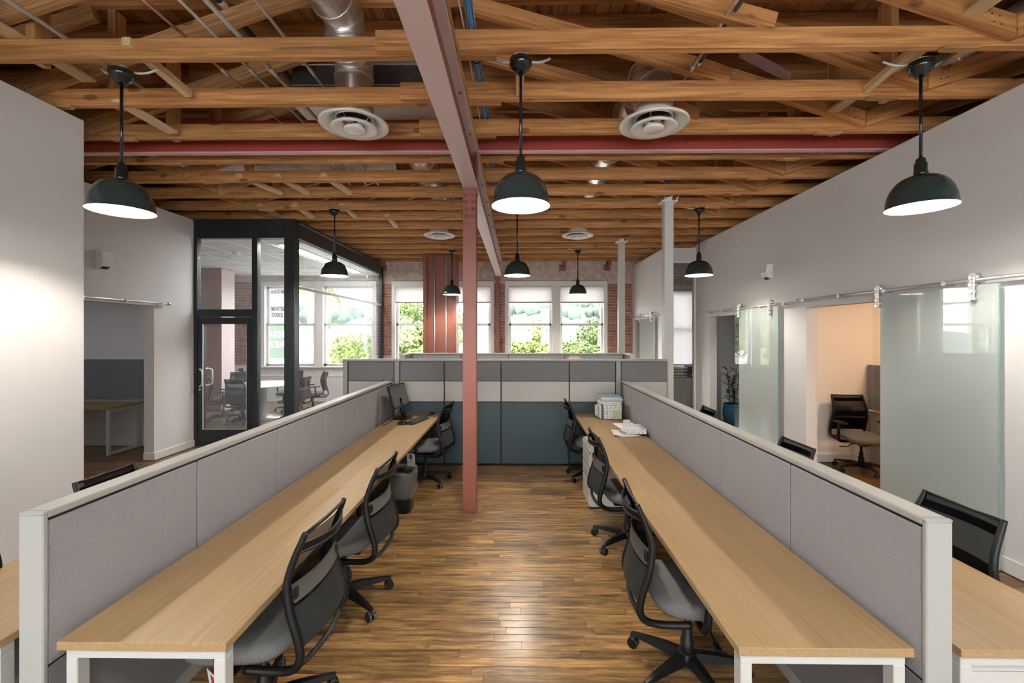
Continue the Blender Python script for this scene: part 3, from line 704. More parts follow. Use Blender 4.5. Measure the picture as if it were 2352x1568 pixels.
part('tape_band', M().tube([(-1.481, 3.32, 4.505), (-1.486, 3.26, 4.507)], .169, 24, cap=False), mat('grey_tape', (.55, .54, .5), .5), D)
D = empty('round_duct', (1.214, 3.97, 3.8), 'shiny round supply duct with a curved elbow above the near right diffuser', 'duct', 'round ducts')
pa = [(1.214, 3.97, 3.872), (1.214, 3.97, 3.93), (1.214, 3.97, 4.02)] + [(1.214 - .0 * a, 3.97 + .24 * sin(R(a)), 4.02 + .24 * (1 - cos(R(a)))) for a in (22, 45, 67, 90)] + [(1.205, 4.5, 4.27), (1.20, 4.9, 4.27)]
part('duct_wall', M().tube(pa, .162, 24, cap=False), GALV, D); rings(pa, .164, D, step=1)
D = empty('flexible_duct', (1.2, 6.6, 4.1), 'silver foil duct running back between the right trusses', 'duct', 'foil ducts')
pa = [(1.20 + .02 * sin(k), 4.9 + k * .3, 4.26 + .015 * cos(k * 1.3)) for k in range(13)]
part('duct_wall', M().tube(pa, .18, 20, cap=False), FOILM, D); rings(pa, .182, D, GALV, 1, .006)
D = empty('flexible_duct', (-1.5, 6.8, 4.1), 'silver foil duct running back between the left trusses', 'duct', 'foil ducts')
pa = [(-1.30 + .03 * sin(k), 5.3 + k * .3, 4.20 + .015 * cos(k * 1.3)) for k in range(12)]
part('duct_wall', M().tube(pa, .18, 20, cap=False), FOILM, D); rings(pa, .182, D, GALV, 1, .006)
D = empty('flexible_duct', (-3, 5.95, 4.1), 'grey ribbed duct lying crosswise between the left trusses', 'duct', 'foil ducts')
pa = [(-4.6 + k * .25, 5.93, 4.15) for k in range(13)]
part('duct_wall', M().tube(pa, .15, 20, cap=False), GALV, D); rings(pa, .152, D, GALV, 1, .006)
D = empty('rectangular_duct', (-1.6, 4.55, 4.2), 'dark rectangular sheet metal duct behind the left round duct', 'duct')
part('duct_body', M().box(-2.30, -.82, 4.50, 4.90, 4.22, 4.60, .01), DUCTD, D)
part('top_edge', M().box(-2.32, -.80, 4.485, 4.505, 4.575, 4.605, .003), GALV, D)
part('bottom_edge', M().box(-2.32, -.80, 4.49, 4.91, 4.205, 4.222, .003), GALV, D)
part('mid_seam', M().box(-2.30, -.82, 4.493, 4.502, 4.37, 4.378), GALV, D)
D = empty('duct_access_panel', (-1.15, 5.3, 4.0), 'flat pale sheet metal box behind the red cross beam', 'duct')
part('duct_body', M().box(-1.95, -.75, 5.2, 5.42, 3.96, 4.2, .008), GALV, D)
part('edge_flange', M().box(-1.97, -.73, 5.19, 5.43, 3.945, 3.962, .003), TRIMW, D)

D = empty('round_duct', (4.45, 4.2, 4.6), 'silver duct high above the right wall at the upper right corner', 'duct', 'round ducts')
pa = [(4.45, 3.2 + k * .3, 4.62) for k in range(7)]
part('duct_wall', M().tube(pa, .15, 20), GALV, D); rings(pa, .152, D, step=1)
def diffuser(x, yy, z, lab):
    d = empty('ceiling_diffuser', (x, yy, z), lab, 'diffuser', 'round ceiling diffusers'); c = (x, yy, z)
    part('outer_cone', M().lathe([(.30, .006), (.302, -.004), (.285, -.012), (.235, .010), (.205, .03), (.185, .065), (.170, .10), (.165, .14), (.16, .14), (.16, .10), (.175, .07), (.21, .045), (.27, .022)], 40, c, True), DIFF, d)
    part('inner_cone', M().lathe([(.20, -.030), (.203, -.038), (.185, -.044), (.15, -.030), (.13, -.022), (.125, -.018), (.09, -.014), (.09, .0), (.16, .0), (.195, -.024)], 40, c, True), DIFF, d)
    part('centre_plate', M().lathe([(0, -.052), (.085, -.052), (.092, -.046), (.09, -.030), (.06, -.016), (0, -.016)], 32, c), DIFF, d)
    part('neck', M().lathe([(.163, .04), (.163, .16), (.158, .16), (.158, .04)], 32, c, True), GALV, d)
    for a in range(3): part('hanger_rod', M().tube([(x + .08 * cos(a * 2.1), yy + .08 * sin(a * 2.1), z - .01), (x + .15 * cos(a * 2.1), yy + .15 * sin(a * 2.1), z + .12)], .004, 5), STEEL, d)
    for a in (-.25, .25): part('slot', M().cbox((x + .1 * sin(a * 2), yy - .108, z - .0225), (.03, .012, .006)), BLACK, d)
    part('damper', M().lathe([(0, .13), (.157, .13)], 24, c), DARK, d)
diffuser(-1.456, 3.956, 3.71, 'near round white ceiling diffuser left of the pink beam')
diffuser(1.214, 3.97, 3.71, 'near round white ceiling diffuser right of the pink beam')
diffuser(-1.5, 8.54, 3.73, 'far round white ceiling diffuser left of the pink beam')
diffuser(1.166, 8.57, 3.73, 'far round white ceiling diffuser right of the pink beam')

# ------------------------------------------------------------------ pendant lamps
def make_pendant():
    p = empty('pendant_lamp', (0, 0, 0)); z = 0
    k = 12; prof = [(.203, 0), (.203, .006)]
    for i in range(k + 1):
        a = i / k * pi / 2; prof.append((.036 + .163 * cos(a) ** .9, .010 + .215 * sin(a)))
    inner = [(r - .004 if r > .05 else r - .002, zz - .003) for r, zz in prof[1:]]
    part('shade', M().lathe(prof, 40), SHADEX, p)
    part('shade_lining', M().lathe([(.203, 0)] + inner + [(0, inner[-1][1])], 40), SHADEI, p)
    part('socket', M().lathe([(0, .222), (.040, .222), (.042, .25), (.038, .255), (.038, .31), (.030, .318), (.028, .345), (.016, .352), (.012, .36)], 20), BLACKG, p)
    part('rod', M().tube([(0, 0, .35), (0, 0, .955)], .0105, 10), BLACKG, p)
    part('canopy', M().lathe([(.011, .945), (.018, .945), (.022, .93), (.034, .93), (.04, .945), (.055, .955), (.064, .965), (.078, .985), (.080, 1.02), (.0, 1.02)], 28), BLACKG, p)
    part('junction_box', M().box(-.05, .05, -.05, .05, 1.02, 1.045, .006), GALV, p)
    part('bulb', M().lathe([(0, .092), (.022, .096), (.034, .114), (.036, .13), (.028, .155), (.018, .18), (.0, .182)], 12), BULBM, p)
    for s in (-1, 1): part('conduit_stub', M().tube(curve_pts([(s * .04, .03, 1.03), (s * .11, .035, 1.025), (s * .16, .05, 1.04), (s * .21, .07, 1.075)]), .009, 6), CONDUIT, p)
    return p
LAMPS = [(.025, 3.10, 'middle pendant lamp of the nearest row, dark green dome'), (-2.88, 3.2, 'left pendant lamp of the nearest row, beside the left wall'), (2.85, 3.17, 'right pendant lamp of the nearest row, before the right wall'),
         (-2.83, 6.85, 'left pendant lamp of the second row, before the glass conference room'), (0., 6.85, 'middle pendant lamp of the second row, right of the red column'), (2.79, 6.85, 'right pendant lamp of the second row, beside the white post'),
         (-1.50, 10.2, 'far pendant lamp in front of the wide red pillar'), (1.39, 10.2, 'far pendant lamp in front of the right window'),
         (.025, -.6, 'middle pendant lamp of the added unseen row behind the viewer'), (-2.80, -.6, 'left pendant lamp of the added unseen row behind the viewer'), (2.79, -.6, 'right pendant lamp of the added unseen row behind the viewer')]  # rear row is unseen, added to light the near desks
lamp0 = make_pendant(); index_children()
for i, (x, yy, lab) in enumerate(LAMPS):
    o = lamp0 if i == 0 else copy_tree(lamp0)
    o.location = (x, yy, 2.735); o.rotation_euler = (0, 0, (i * 1.3) % 6.28 if i > 2 else 0); tag(o, lab, 'lamp', 'dome pendant lamps')

# ------------------------------------------------------------------ cubicle walls
def spine(xc, ya, yb, seams, top, label):
    """low partition along Y: white end post and cap, fabric tiles on both faces, dark joints"""
    p = empty('cubicle_partition', (xc, ya, 0), label, 'partition', 'low cubicle partitions')
    h = .046
    part('end_post', M().box(xc - h, xc + h, ya, ya + .02, 0, top - .012, .004), CAP, p)
    part('post_cap', M().box(xc - h - .001, xc + h + .001, ya - .001, ya + .021, top - .012, top, .004), CAP, p)
    part('top_cap', M().box(xc - h, xc + h, ya + .02, yb, top - .028, top, .005), CAP, p)
    part('frame', M().box(xc - .028, xc + .028, ya + .02, yb, .02, top - .028), DARKF, p)
    ss = [ya + .02] + seams + [yb]
    for i in range(len(ss) - 1):
        for s in (-1, 1):
            a, b_ = ss[i] + .004, ss[i + 1] - .004; x0, x1 = sorted((xc + s * .028, xc + s * .042))
            part('fabric_tile', M().box(x0, x1, a, b_, .62, top - .040, .005), FABRIC, p)
            part('lower_tile', M().box(x0, x1, a, b_, .08, .612, .005), FABD, p)
    part('base_rail', M().box(xc - .035, xc + .035, ya + .02, yb, 0, .075, .003), CAP, p)
    return p
spine(-1.776, 1.60, 6.16, [2.39, 3.20, 3.996, 4.80, 5.60], 1.195, 'low grey fabric cubicle partition along the left desk row')
spine(1.478, 1.57, 6.16, [2.357, 3.152, 3.963, 4.765, 5.57], 1.198, 'low grey fabric cubicle partition along the right desk row')
# tall cross partition
p = empty('tall_cubicle_partition', (-.17, 6.22, 0), 'tall cubicle wall across the aisle with grey, white and dark teal tiles', 'partition')
SX = [-2.38, -1.725, -1.652, -1.023, -.225, .729, 1.376, 1.449, 2.10]
part('frame', M().box(-2.44, 2.10, 6.235, 6.29, .02, 1.45), mat('black_joint', (.012, .012, .013), .6), p)
part('top_cap', M().box(-2.45, 2.105, 6.205, 6.32, 1.455, 1.487, .005), CAP, p)
for x0, x1 in ((-2.45, -2.385), (-1.722, -1.655), (1.379, 1.446), (2.085, 2.105)): part('post', M().box(x0, x1, 6.207, 6.318, 0, 1.455, .004), CAP, p)
for i in range(len(SX) - 1):
    if i in (1, 6): continue
    a, b_ = SX[i] + .008, SX[i + 1] - .008
    for (lo, hi, mt, nm) in ((1.182, 1.45, FABD, 'fabric_tile'), (.892, 1.176, LAMW, 'white_tile'), (.025, .886, TEAL, 'teal_tile')):
        part(nm, M().box(a, b_, 6.215, 6.236, lo, hi, .004), mt, p)
        part(nm, M().box(a, b_, 6.289, 6.31, lo, hi, .004), mt, p)
part('base_rail', M().box(-2.44, 2.1, 6.24, 6.29, 0, .03), BLACK, p)
# second cubicle row behind
p = empty('rear_cubicle_partition', (0, 8.3, 0), 'rear cubicle wall with side wings below the windows', 'partition')
part('top_cap', M().box(-2.06, 2.06, 8.28, 8.36, 1.45, 1.48, .005), CAP, p)
part('frame', M().box(-2.02, 2.02, 8.30, 8.34, .02, 1.45), DARKF, p)
sx = [-2.0, -1.051, -.162, .886, 1.98]
for i in range(4):
    part('fabric_tile', M().box(sx[i] + .006, sx[i + 1] - .006, 8.285, 8.30, .62, 1.44, .004), FABRIC, p)
    part('lower_tile', M().box(sx[i] + .006, sx[i + 1] - .006, 8.285, 8.30, .05, .61, .004), FABD, p)
for s in (-1, 1):
    part('side_wing', M().box(s * 2.06, s * 1.99, 7.85, 8.28, .03, 1.45, .004), FABRIC, p)
    part('wing_cap', M().box(s * 2.075, s * 1.975, 7.84, 8.28, 1.45, 1.48, .005), CAP, p)
    part('wing_post', M().box(s * 2.075, s * 1.975, 7.80, 7.85, 0, 1.48, .004), CAP, p)
b = empty('card_holder', (1.06, 8.1, 1.40), 'small tan card holder clipped to the rear cubicle wall', 'holder')
part('tray', M().box(.95, 1.18, 8.22, 8.284, 1.36, 1.395, .004), PAPER2, b); part('card', M().box(.96, 1.15, 8.225, 8.27, 1.395, 1.43, .003), TAN, b)

# ------------------------------------------------------------------ bench desks
def bench(x0, x1, ya, yb, label, near=False, loop_far=True, side=1):
    d = empty('bench_desk', ((x0 + x1) / 2, (ya + yb) / 2, 0), label, 'desk', 'oak bench desks')
    part('worktop', M().box(x0, x1, ya + .001, yb - .001, .709, .740, .002), DESK, d)
    def loop(yy):
        a, b_ = x0 + .015, x1 - .015; t = .042
        m = M().box(a, b_, yy, yy + .05, .668, .709, .003).box(a, a + t, yy, yy + .05, 0, .668, .003).box(b_ - t, b_, yy, yy + .05, 0, .668, .003)
        part('leg_frame', m, FRAMEW, d)
    if near: loop(ya + .02)
    else:
        xl = x1 - .06 if side > 0 else x0 + .01
        part('leg', M().box(xl, xl + .05, ya + .02, ya + .07, 0, .709, .003), BLACK, d)
    if loop_far: loop(yb - .07)
    part('under_rail', M().box((x0 + x1) / 2 - .02, (x0 + x1) / 2 + .02, ya + .07, yb - .08, .66, .70), FRAMEW, d)
    return d
SEG = [(1.576, 3.17), (3.17, 4.75), (4.75, 6.20)]
NMS = ['nearest', 'middle', 'farthest']
for i, (a, b_) in enumerate(SEG):
    bench(-1.657, -1.043, a, b_, NMS[i] + ' light oak bench desk of the row left of the aisle', i == 0, False, -1)
    bench(.783, 1.397, a, b_, NMS[i] + ' light oak bench desk of the row right of the aisle', i == 0, False, 1)
bench(-2.46, -1.87, 1.576, 3.17, 'light oak bench desk behind the left partition, cut by the left edge', True, False, 1)
bench(-2.46, -1.87, 3.17, 4.75, 'light oak bench desk behind the left partition, farther one', loop_far=False)
bench(1.56, 2.16, 1.576, 3.17, 'light oak bench desk behind the right partition in the lower right corner', True, False, -1)
bench(1.56, 2.16, 3.17, 4.75, 'light oak bench desk behind the right partition, farther one', loop_far=False)
def pedestal(x0, x1, ya, yb, face, label):
    """steel drawer unit; face -1 puts the drawers on the low-x side"""
    p = empty('drawer_pedestal', ((x0 + x1) / 2, (ya + yb) / 2, 0), label, 'drawer unit', 'white drawer pedestals')
    part('case', M().box(x0 + .02, x1, ya, yb, .02, .665, .004), FRAMEW, p)
    part('plinth', M().box(x0 + .05, x1 - .02, ya + .02, yb - .02, 0, .02), BLACK, p)
    for (lo, hi) in ((.595, .66), (.435, .588), (.285, .428), (.025, .278)):
        dd = part('drawer_front', M().box(x0, x0 + .02, ya + .004, yb - .004, lo, hi - .022, .003), FRAMEW, p)
        part('finger_pull', M().box(x0 + .004, x0 + .02, ya + .004, yb - .004, hi - .022, hi, .002), CAP, dd)
pedestal(.755, 1.29, 4.68, 5.13, -1, 'white steel drawer pedestal under the right desk row')
p = empty('side_cabinet', (1.85, 1.9, 0), 'white cabinet under the right outer desk in the corner', 'cabinet')
part('case', M().box(1.60, 2.13, 1.64, 1.90, .02, .64, .004), FRAMEW, p)
part('end_panel', M().box(1.605, 2.125, 1.632, 1.64, .03, .62, .002), FRAMEW, p)
part('plinth', M().box(1.63, 2.1, 1.66, 1.88, 0, .02), BLACK, p)

# ------------------------------------------------------------------ task chairs
def make_chair():
    c = empty('task_chair', (0, 0, 0))
    # seat: stacked rounded outlines
    def outline(w, d, n=28):
        pts = []
        for i in range(n):
            a = 2 * pi * i / n; e = .55
            pts.append((w * math.copysign(abs(cos(a)) ** e, cos(a)), d * math.copysign(abs(sin(a)) ** e, sin(a))))
        return pts
    m = M(); lv = [(.18, .17, .418), (.235, .225, .425), (.25, .24, .445), (.252, .243, .470), (.245, .236, .488), (.215, .205, .499), (.12, .11, .504), (.01, .01, .505)]
    vs = []; fs = []; n = 28
    for w, d, z in lv:
        for x, yy in outline(w, d): vs.append((x, yy + .03, z - max(0, yy) ** 2 * .55 - (.0 if yy > 0 else -abs(x) * .03)))
    for i in range(len(lv) - 1):
        for j in range(n): fs.append((i * n + j, i * n + (j + 1) % n, (i + 1) * n + (j + 1) % n, (i + 1) * n + j))
    fs += [tuple(range(n)), tuple(range((len(lv) - 1) * n, len(lv) * n))]
    m.add(vs, fs, True); part('seat', m, SEATF, c)
    part('seat_pan', M().lathe([(0, .405), (.17, .405), (.19, .42), (.0, .424)], 24, (0, .03, 0)), BLACK, c)
    prof = [(.985, -.305), (.94, -.287), (.90, -.270), (.82, -.243), (.75, -.235), (.65, -.252), (.56, -.280), (.48, -.297), (.43, -.285), (.395, -.235), (.385, -.15), (.392, -.04)]
    def py(z):
        for (z0, y0), (z1, y1) in zip(prof, prof[1:]):
            if z1 <= z <= z0: return y0 + (y1 - y0) * (z0 - z) / (z0 - z1)
        return prof[0][1]
    for s in (-1, 1):
        fr = M(); path = curve_pts([(s * (.198 + .026 * min(1, (.985 - z) / .3) - max(0, (.42 - z)) * .6), yy, z) for z, yy in prof], 4)
        k = len(path); fr.tube(path, [.0125 + .006 * min(1, i / (k * .45)) for i in range(k)], 10)
        part('back_upright', fr, BLACK, c)
    part('top_rail', M().tube([(-.2, -.303, .978), (0, -.306, .975), (.2, -.303, .978)], .008, 8), BLACK, c)
    bow = M()
    def bowf(u, v):
        x = -.205 + .41 * u; q = 1 - (x / .205) ** 2
        return (x, py(.925) - .006 - .055 * q, .905 + .034 * v - .012 * q)
    bow.grid(bowf, 14, 1); bow.grid(lambda u, v: (lambda p: (p[0], p[1] + .007, p[2]))(bowf(u, v)), 14, 1)
    bow.tube([bowf(u / 14, 1) for u in range(15)], .007, 6).tube([bowf(u / 14, 0) for u in range(15)], .006, 6)
    part('bow_rail', bow, BLACK, c)
    def back(z0, z1, dy, hw=.207):
        return lambda u, v: ((u * 2 - 1) * hw, py(z0 + (z1 - z0) * v) + dy - .030 * (1 - (u * 2 - 1) ** 2), z0 + (z1 - z0) * v)
    part('back_mesh', M().grid(back(.50, .975, .004), 10, 12), MESHB, c)
    lb = M().grid(back(.685, .765, -.012), 10, 2).grid(back(.685, .765, -.018), 10, 2)
    part('lumbar_band', lb, LUMBAR, c)
    for s in (-1, 1): part('lumbar_knob', M().cbox((s * .195, py(.725) - .022, .725), (.03, .018, .05), .006), BLACK, c)
    part('lower_back_panel', M().grid(back(.50, .665, -.010), 10, 3).grid(back(.50, .665, -.004), 10, 3), SLATE, c)
    part('rear_crossbar', M().tube(curve_pts([(-.215, -.262, .415), (-.15, -.288, .405), (0, -.30, .402), (.15, -.288, .405), (.215, -.262, .415)]), .0125, 8), SLATE, c)
    for s in (-1, 1):
        a = part('armrest', M().tube(curve_pts([(s * .10, .0, .398), (s * .24, .0, .395), (s * .285, .005, .43), (s * .292, .015, .52), (s * .285, .02, .64)]), [.016] * 4 + [.019] * 17 + [.017] * 4, 8), BLACK, c)
        pad = M(); o = outline(.042, .125, 20); vs = [(s * .275 + x, .03 + yy, .643) for x, yy in o] + [(s * .275 + x, .03 + yy, .660) for x, yy in o] + [(s * .275 + x * .7, .03 + yy * .92, .668) for x, yy in o]
        pad.add(vs, [tuple(range(20)), tuple(range(40, 60))] + [(r * 20 + j, r * 20 + (j + 1) % 20, (r + 1) * 20 + (j + 1) % 20, (r + 1) * 20 + j) for r in (0, 1) for j in range(20)], False)
        part('arm_pad', pad, BLACK, a)
    part('mechanism', M().cbox((0, -.01, .385), (.15, .26, .05), .012).cbox((0, .03, .355), (.09, .10, .03), .008), BLACK, c)
    part('tilt_lever', M().tube(curve_pts([(.06, .06, .38), (.16, .06, .375), (.19, .06, .345), (.25, .06, .34)]), .006, 6).cbox((.275, .06, .338), (.06, .03, .010), .003), BLACK, c)
    part('gas_lift', M().lathe([(.0, .07), (.034, .07), (.034, .19), (.026, .195), (.026, .25), (.016, .255), (.016, .37)], 14), BLACK, c)
    part('hub', M().lathe([(0, .06), (.045, .06), (.052, .075), (.052, .115), (.042, .128), (0, .13)], 16), BLACK, c)
    leg = M(); ns = 6
    for k in range(ns):
        pass
    secs = [(.03, .030, .072, .122), (.12, .026, .074, .118), (.22, .021, .074, .104), (.30, .017, .072, .090), (.325, .014, .070, .084)]
    vs = []; fs = []
    for r, w, z0, z1 in secs: vs += [(r, -w, z0), (r, w, z0), (r, w * .7, z1), (r, -w * .7, z1)]
    for i in range(len(secs) - 1):
        for j in range(4): fs.append((i * 4 + j, i * 4 + (j + 1) % 4, (i + 1) * 4 + (j + 1) % 4, (i + 1) * 4 + j))
    fs += [(0, 1, 2, 3), tuple(range(len(vs) - 4, len(vs)))]
    leg.add(vs, fs); lm = leg.mesh('base_leg', BLACK)
    ca = M()
    for s in (-1, 1):
        ca.tube([(.312, s * .005, .029), (.312, s * .024, .029)], .029, 14)
    ca.tube([(.312, 0, .03), (.315, 0, .08)], .010, 8).cbox((.312, 0, .048), (.05, .044, .014), .006)
    cm = ca.mesh('caster', BLACK)
    tr = M()
    for s in (-1, 1): tr.tube([(.312, s * .009, .029), (.312, s * .020, .029)], .0297, 14, cap=False)
    tm = tr.mesh('caster_tread', CASTG)
    for k in range(5):
        l = bpy.data.objects.new('base_leg', lm); C.objects.link(l); l.parent = c; l.rotation_euler = (0, 0, R(90 + 72 * k))
        w = bpy.data.objects.new('caster', cm); C.objects.link(w); w.parent = l
        t = bpy.data.objects.new('caster_tread', tm); C.objects.link(t); t.parent = l
    return c
chair0 = make_chair(); index_children()
def chair(x, yy, deg, label, group, first=[True]):
    """deg: heading of the sitter, 0 = +Y, 90 = -X, -90 = +X"""
    o = chair0 if first[0] else copy_tree(chair0); first[0] = False
    o.location = (x, yy, 0); o.rotation_euler = (0, 0, R(deg)); tag(o, label, 'chair', group); return o
G1, G2, G3 = 'task chairs at the bench desks', 'task chairs around the conference table', 'task chairs behind the partitions'
chair(-1.215, 2.12, 88, 'black mesh task chair at the nearest desk left of the aisle', G1)
chair(-1.19, 3.04, 88, 'black mesh task chair at the middle desk left of the aisle, before the bin', G1)
chair(-1.14, 5.50, 82, 'black mesh task chair at the far left desk by the monitor', G1)
chair(.925, 2.43, -94, 'black mesh task chair at the nearest desk right of the aisle', G1)
chair(.97, 3.91, -88, 'black mesh task chair at the right desks beside the white drawer pedestal', G1)
chair(.94, 5.70, -88, 'black mesh task chair farthest back on the right of the aisle', G1)
chair(1.95, 2.28, 90, 'black task chair behind the right partition near the frosted glass door', G3)
for i, (x, yy, dg, lab) in enumerate(((1.95, 2.28, 90, ''), (1.93, 3.56, 90, 'black task chair behind the right partition, only its top rail showing'), (1.93, 5.18, 88, 'black task chair farthest back behind the right partition'), (-2.22, 1.85, -90, 'black task chair behind the left partition at the photo edge'), (-2.26, 2.74, -90, 'black task chair behind the left partition before the dark doorway'))):
    if i == 0: continue
    chair(x, yy, dg, lab, G3)
TC = (-5.55, 9.67)
for (x, yy, dg, lab) in ((-5.60, 9.02, -4, 'grey-black conference chair with its back to the glass door'), (-6.28, 9.42, -62, 'conference chair by the red pillar, left of the round table'), (-6.42, 10.25, 215, 'conference chair behind the round table by the bricks'), (-5.45, 10.55, 178, 'conference chair behind the round table under the window'), (-4.78, 10.35, 128, 'conference chair turned sideways right of the round table'), (-4.72, 9.30, 80, 'conference chair with its armrest to the round table, near the corner post')):
    chair(x, yy, dg, lab, G2).scale = (.95, .95, .95)
chair(4.62, 6.02, 174, 'black mesh swivel chair with a grey seat in the warm lit right office', 'office chairs')
chair(-6.9, 6.2, -40, 'black chair at the desk in the dark left office', 'office chairs')
# product leaflets hanging from chairs
def leaflet(loc, rz, label, tilt=8):
    l = empty('paper_tag', (0, 0, 0), label, 'tag', 'paper tags on chairs'); m = M().box(-.055, .055, -.0006, .0006, -.08, .08)
    part('sheet', m, PAPER, l)
    redm = bpy.data.materials.get('red_print') or mat('red_print', (.45, .03, .05), .6)
    part('printed_back', M().box(-.018, .018, -.0012, -.0006, .028, .066), redm, l)
    part('printed_seat', M().box(-.022, .024, -.0012, -.0006, .016, .028), INK, l)
    g = M().box(-.002, .002, -.0012, -.0006, -.012, .016)
    for k in (-.026, -.012, .012, .026): g.add([(0 - .002, -.001, -.006), (0 + .002, -.001, -.006), (k + .002, -.001, -.028), (k - .002, -.001, -.028)], [(0, 1, 2, 3)])
    part('printed_base', g, INK, l)
    for k in range(3): part('printed_line', M().box(-.04, .02 - k * .01, -.0012, -.0006, -.052 - k * .008, -.050 - k * .008), PAPER2, l)
    l.location = loc; l.rotation_euler = (R(tilt), 0, rz)
leaflet((1.02, 2.62, .27), R(12), 'paper tag with a red chair picture below the nearest right desk')
leaflet((-1.36, 1.98, .25), R(-35), 'paper tag hanging below the nearest left chair')
leaflet((-1.30, 5.42, .30), R(-14), 'paper tag under the far left chair beneath the monitor desk')
leaflet((-1.22, 3.10, .34), R(-30), 'small paper tag on the chair before the bin', 12)

# ------------------------------------------------------------------ things on and under the desks
b = empty('waste_bin', (-1.20, 4.66, 0), 'black waste bin with a clear plastic bag under the left desks', 'bin')
def rring(w, d, z, n=24): return [(-1.20 + w * math.copysign(abs(cos(2 * pi * i / n)) ** .5, cos(2 * pi * i / n)), 4.66 + d * math.copysign(abs(sin(2 * pi * i / n)) ** .5, sin(2 * pi * i / n)), z) for i in range(n)]
def loft(rgs, n=24, caps=(True, False)):
    m = M(); vs = [p for r in rgs for p in r]; fs = [(i * n + j, i * n + (j + 1) % n, (i + 1) * n + (j + 1) % n, (i + 1) * n + j) for i in range(len(rgs) - 1) for j in range(n)]
    if caps[0]: fs.append(tuple(range(n)))
    return m.add(vs, fs, True)
part('bin_body', loft([rring(.095, .13, 0), rring(.105, .145, .2), rring(.12, .165, .40), rring(.115, .16, .40), rring(.10, .14, .2), rring(.09, .125, .01)]), BLACK, b)
rb = random.Random(9)
def bagring(k, z): return [(p[0] + rb.uniform(-.008, .008), p[1] + rb.uniform(-.008, .008), z + rb.uniform(-.014, .014)) for p in rring(.124 + k, .169 + k, z)]
part('bin_bag', loft([bagring(.004, .17), bagring(.012, .20), bagring(.006, .28), bagring(.010, .36), bagring(.006, .42), bagring(-.006, .425), bagring(-.02, .38)], caps=(False, False)), BAG, b)

mo = empty('monitor', (0, 0, 0), 'black flat monitor tilted back on the far left desk', 'monitor')
part('bezel', M().cbox((0, 0, .30), (.47, .03, .31), .006), BLACK, mo); part('screen', M().cbox((0, -.0158, .305), (.435, .002, .27)), SCREEN, mo)
part('chin', M().cbox((0, -.016, .155), (.44, .004, .016), .001), SLATE, mo)
mo.location = (-1.47, 5.77, .745); mo.rotation_euler = (0, 0, R(80))
for o in [x for x in C.objects if x.parent == mo]: o.rotation_euler = (R(-16), 0, 0)
part('stand_neck', M().tube([(0, .0, .0), (0, .03, .1), (0, .05, .26)], [.03, .026, .024], 8), BLACK, mo); part('stand_foot', M().cbox((0, .02, .008), (.24, .20, .016), .006), BLACK, mo)
kb = empty('keyboard', (0, 0, 0), 'dark keyboard lying askew beside the monitor', 'keyboard')
part('keyboard_body', M().cbox((0, 0, .009), (.42, .14, .018), .004), SLATE, kb)
for r in range(4): part('key_row', M().cbox((0, -.045 + r * .029, .0205), (.39, .022, .006), .002), BLACK, kb)
kb.location = (-1.27, 5.58, .741); kb.rotation_euler = (0, 0, R(74))
ms = empty('computer_mouse', (-1.16, 6.05, .74), 'black computer mouse at the back corner of the left desk', 'mouse')
part('mouse_shell', M().lathe([(0, .0), (.03, .0), (.033, .012), (.026, .026), (.012, .033), (0, .034)], 16, (-1.16, 6.05, .741)), BLACK, ms); part('mouse_wheel', M().tube([(-1.165, 6.035, .772), (-1.155, 6.035, .772)], .007, 10), SLATE, ms)
ph = empty('desk_adapter', (-1.40, 5.40, .74), 'small black adapter box in front of the monitor', 'adapter')
part('adapter_body', M().cbox((-1.40, 5.40, .758), (.10, .07, .034), .006), BLACK, ph); part('adapter_light', M().cbox((-1.372, 5.364, .76), (.012, .002, .008)), BLUEC, ph)
cd = empty('cable_tangle', (-1.25, 5.85, .74), 'tangle of brown and black cables beside the monitor', 'cables')
for k, (m_, cx, cy, rx) in enumerate(((BLACK, -1.38, 5.62, .12), (TRUSSD, -1.30, 5.92, .09), (BLACK, -1.24, 5.95, .10), (TRUSSD, -1.33, 5.80, .07))):
    part('cable_loop', M().tube(curve_pts([(cx + rx * cos(i * .75 + k) * (1 - .04 * i), cy + rx * .6 * sin(i * .75 + k), .746 + .002 * (i % 3)) for i in range(11)], 4), .0035, 5), m_, cd)
part('cable_drop', M().tube(curve_pts([(-1.62, 5.30, .746), (-1.58, 5.42, .75), (-1.55, 5.6, .80), (-1.52, 5.72, .86)], 4), .004, 5), BLACK, cd)
# paper stack in patterned holder
ph = empty('magazine_holder', (1.22, 5.83, .74), 'patterned white magazine holder standing by the back partition', 'holder')
hm = M().box(1.11, 1.115, 5.74, 5.95, .741, .92).box(1.345, 1.35, 5.74, 5.95, .741, .92).box(1.11, 1.35, 5.74, 5.745, .741, .935).box(1.11, 1.35, 5.945, 5.95, .741, .92).box(1.11, 1.35, 5.74, 5.95, .741, .745)
part('holder_box', hm, PRINT, ph); part('holder_label', M().box(1.235, 1.33, 5.737, 5.7395, .755, .86), mat('pale_green_label', (.55, .60, .38), .8), ph)
rp = random.Random(2)
z = .935
for i in range(9):
    h = rp.choice((.008, .012, .018)); dx, dy = rp.uniform(-.02, .012), rp.uniform(-.012, .012)
    m_ = [PAPER, PAPER2, PAPER, PAPER2, mat('kraft_sheet', (.5, .46, .42), .8) if i == 4 else PAPER, PAPER2, PAPER, PAPER2, mat('blue_folder', (.20, .34, .46), .6) if i == 8 else PAPER][i]
    o = thing('paper_pile', M().cbox((1.22 + dx, 5.845 + dy, z + h / 2), (.27, .215, h - .001), .002), m_, '%s folder from the bottom of the pile on the patterned holder' % ORD[i] if i < 8 else 'blue folder on top of the pile on the patterned holder', 'papers', 'folders on the magazine holder'); z += h
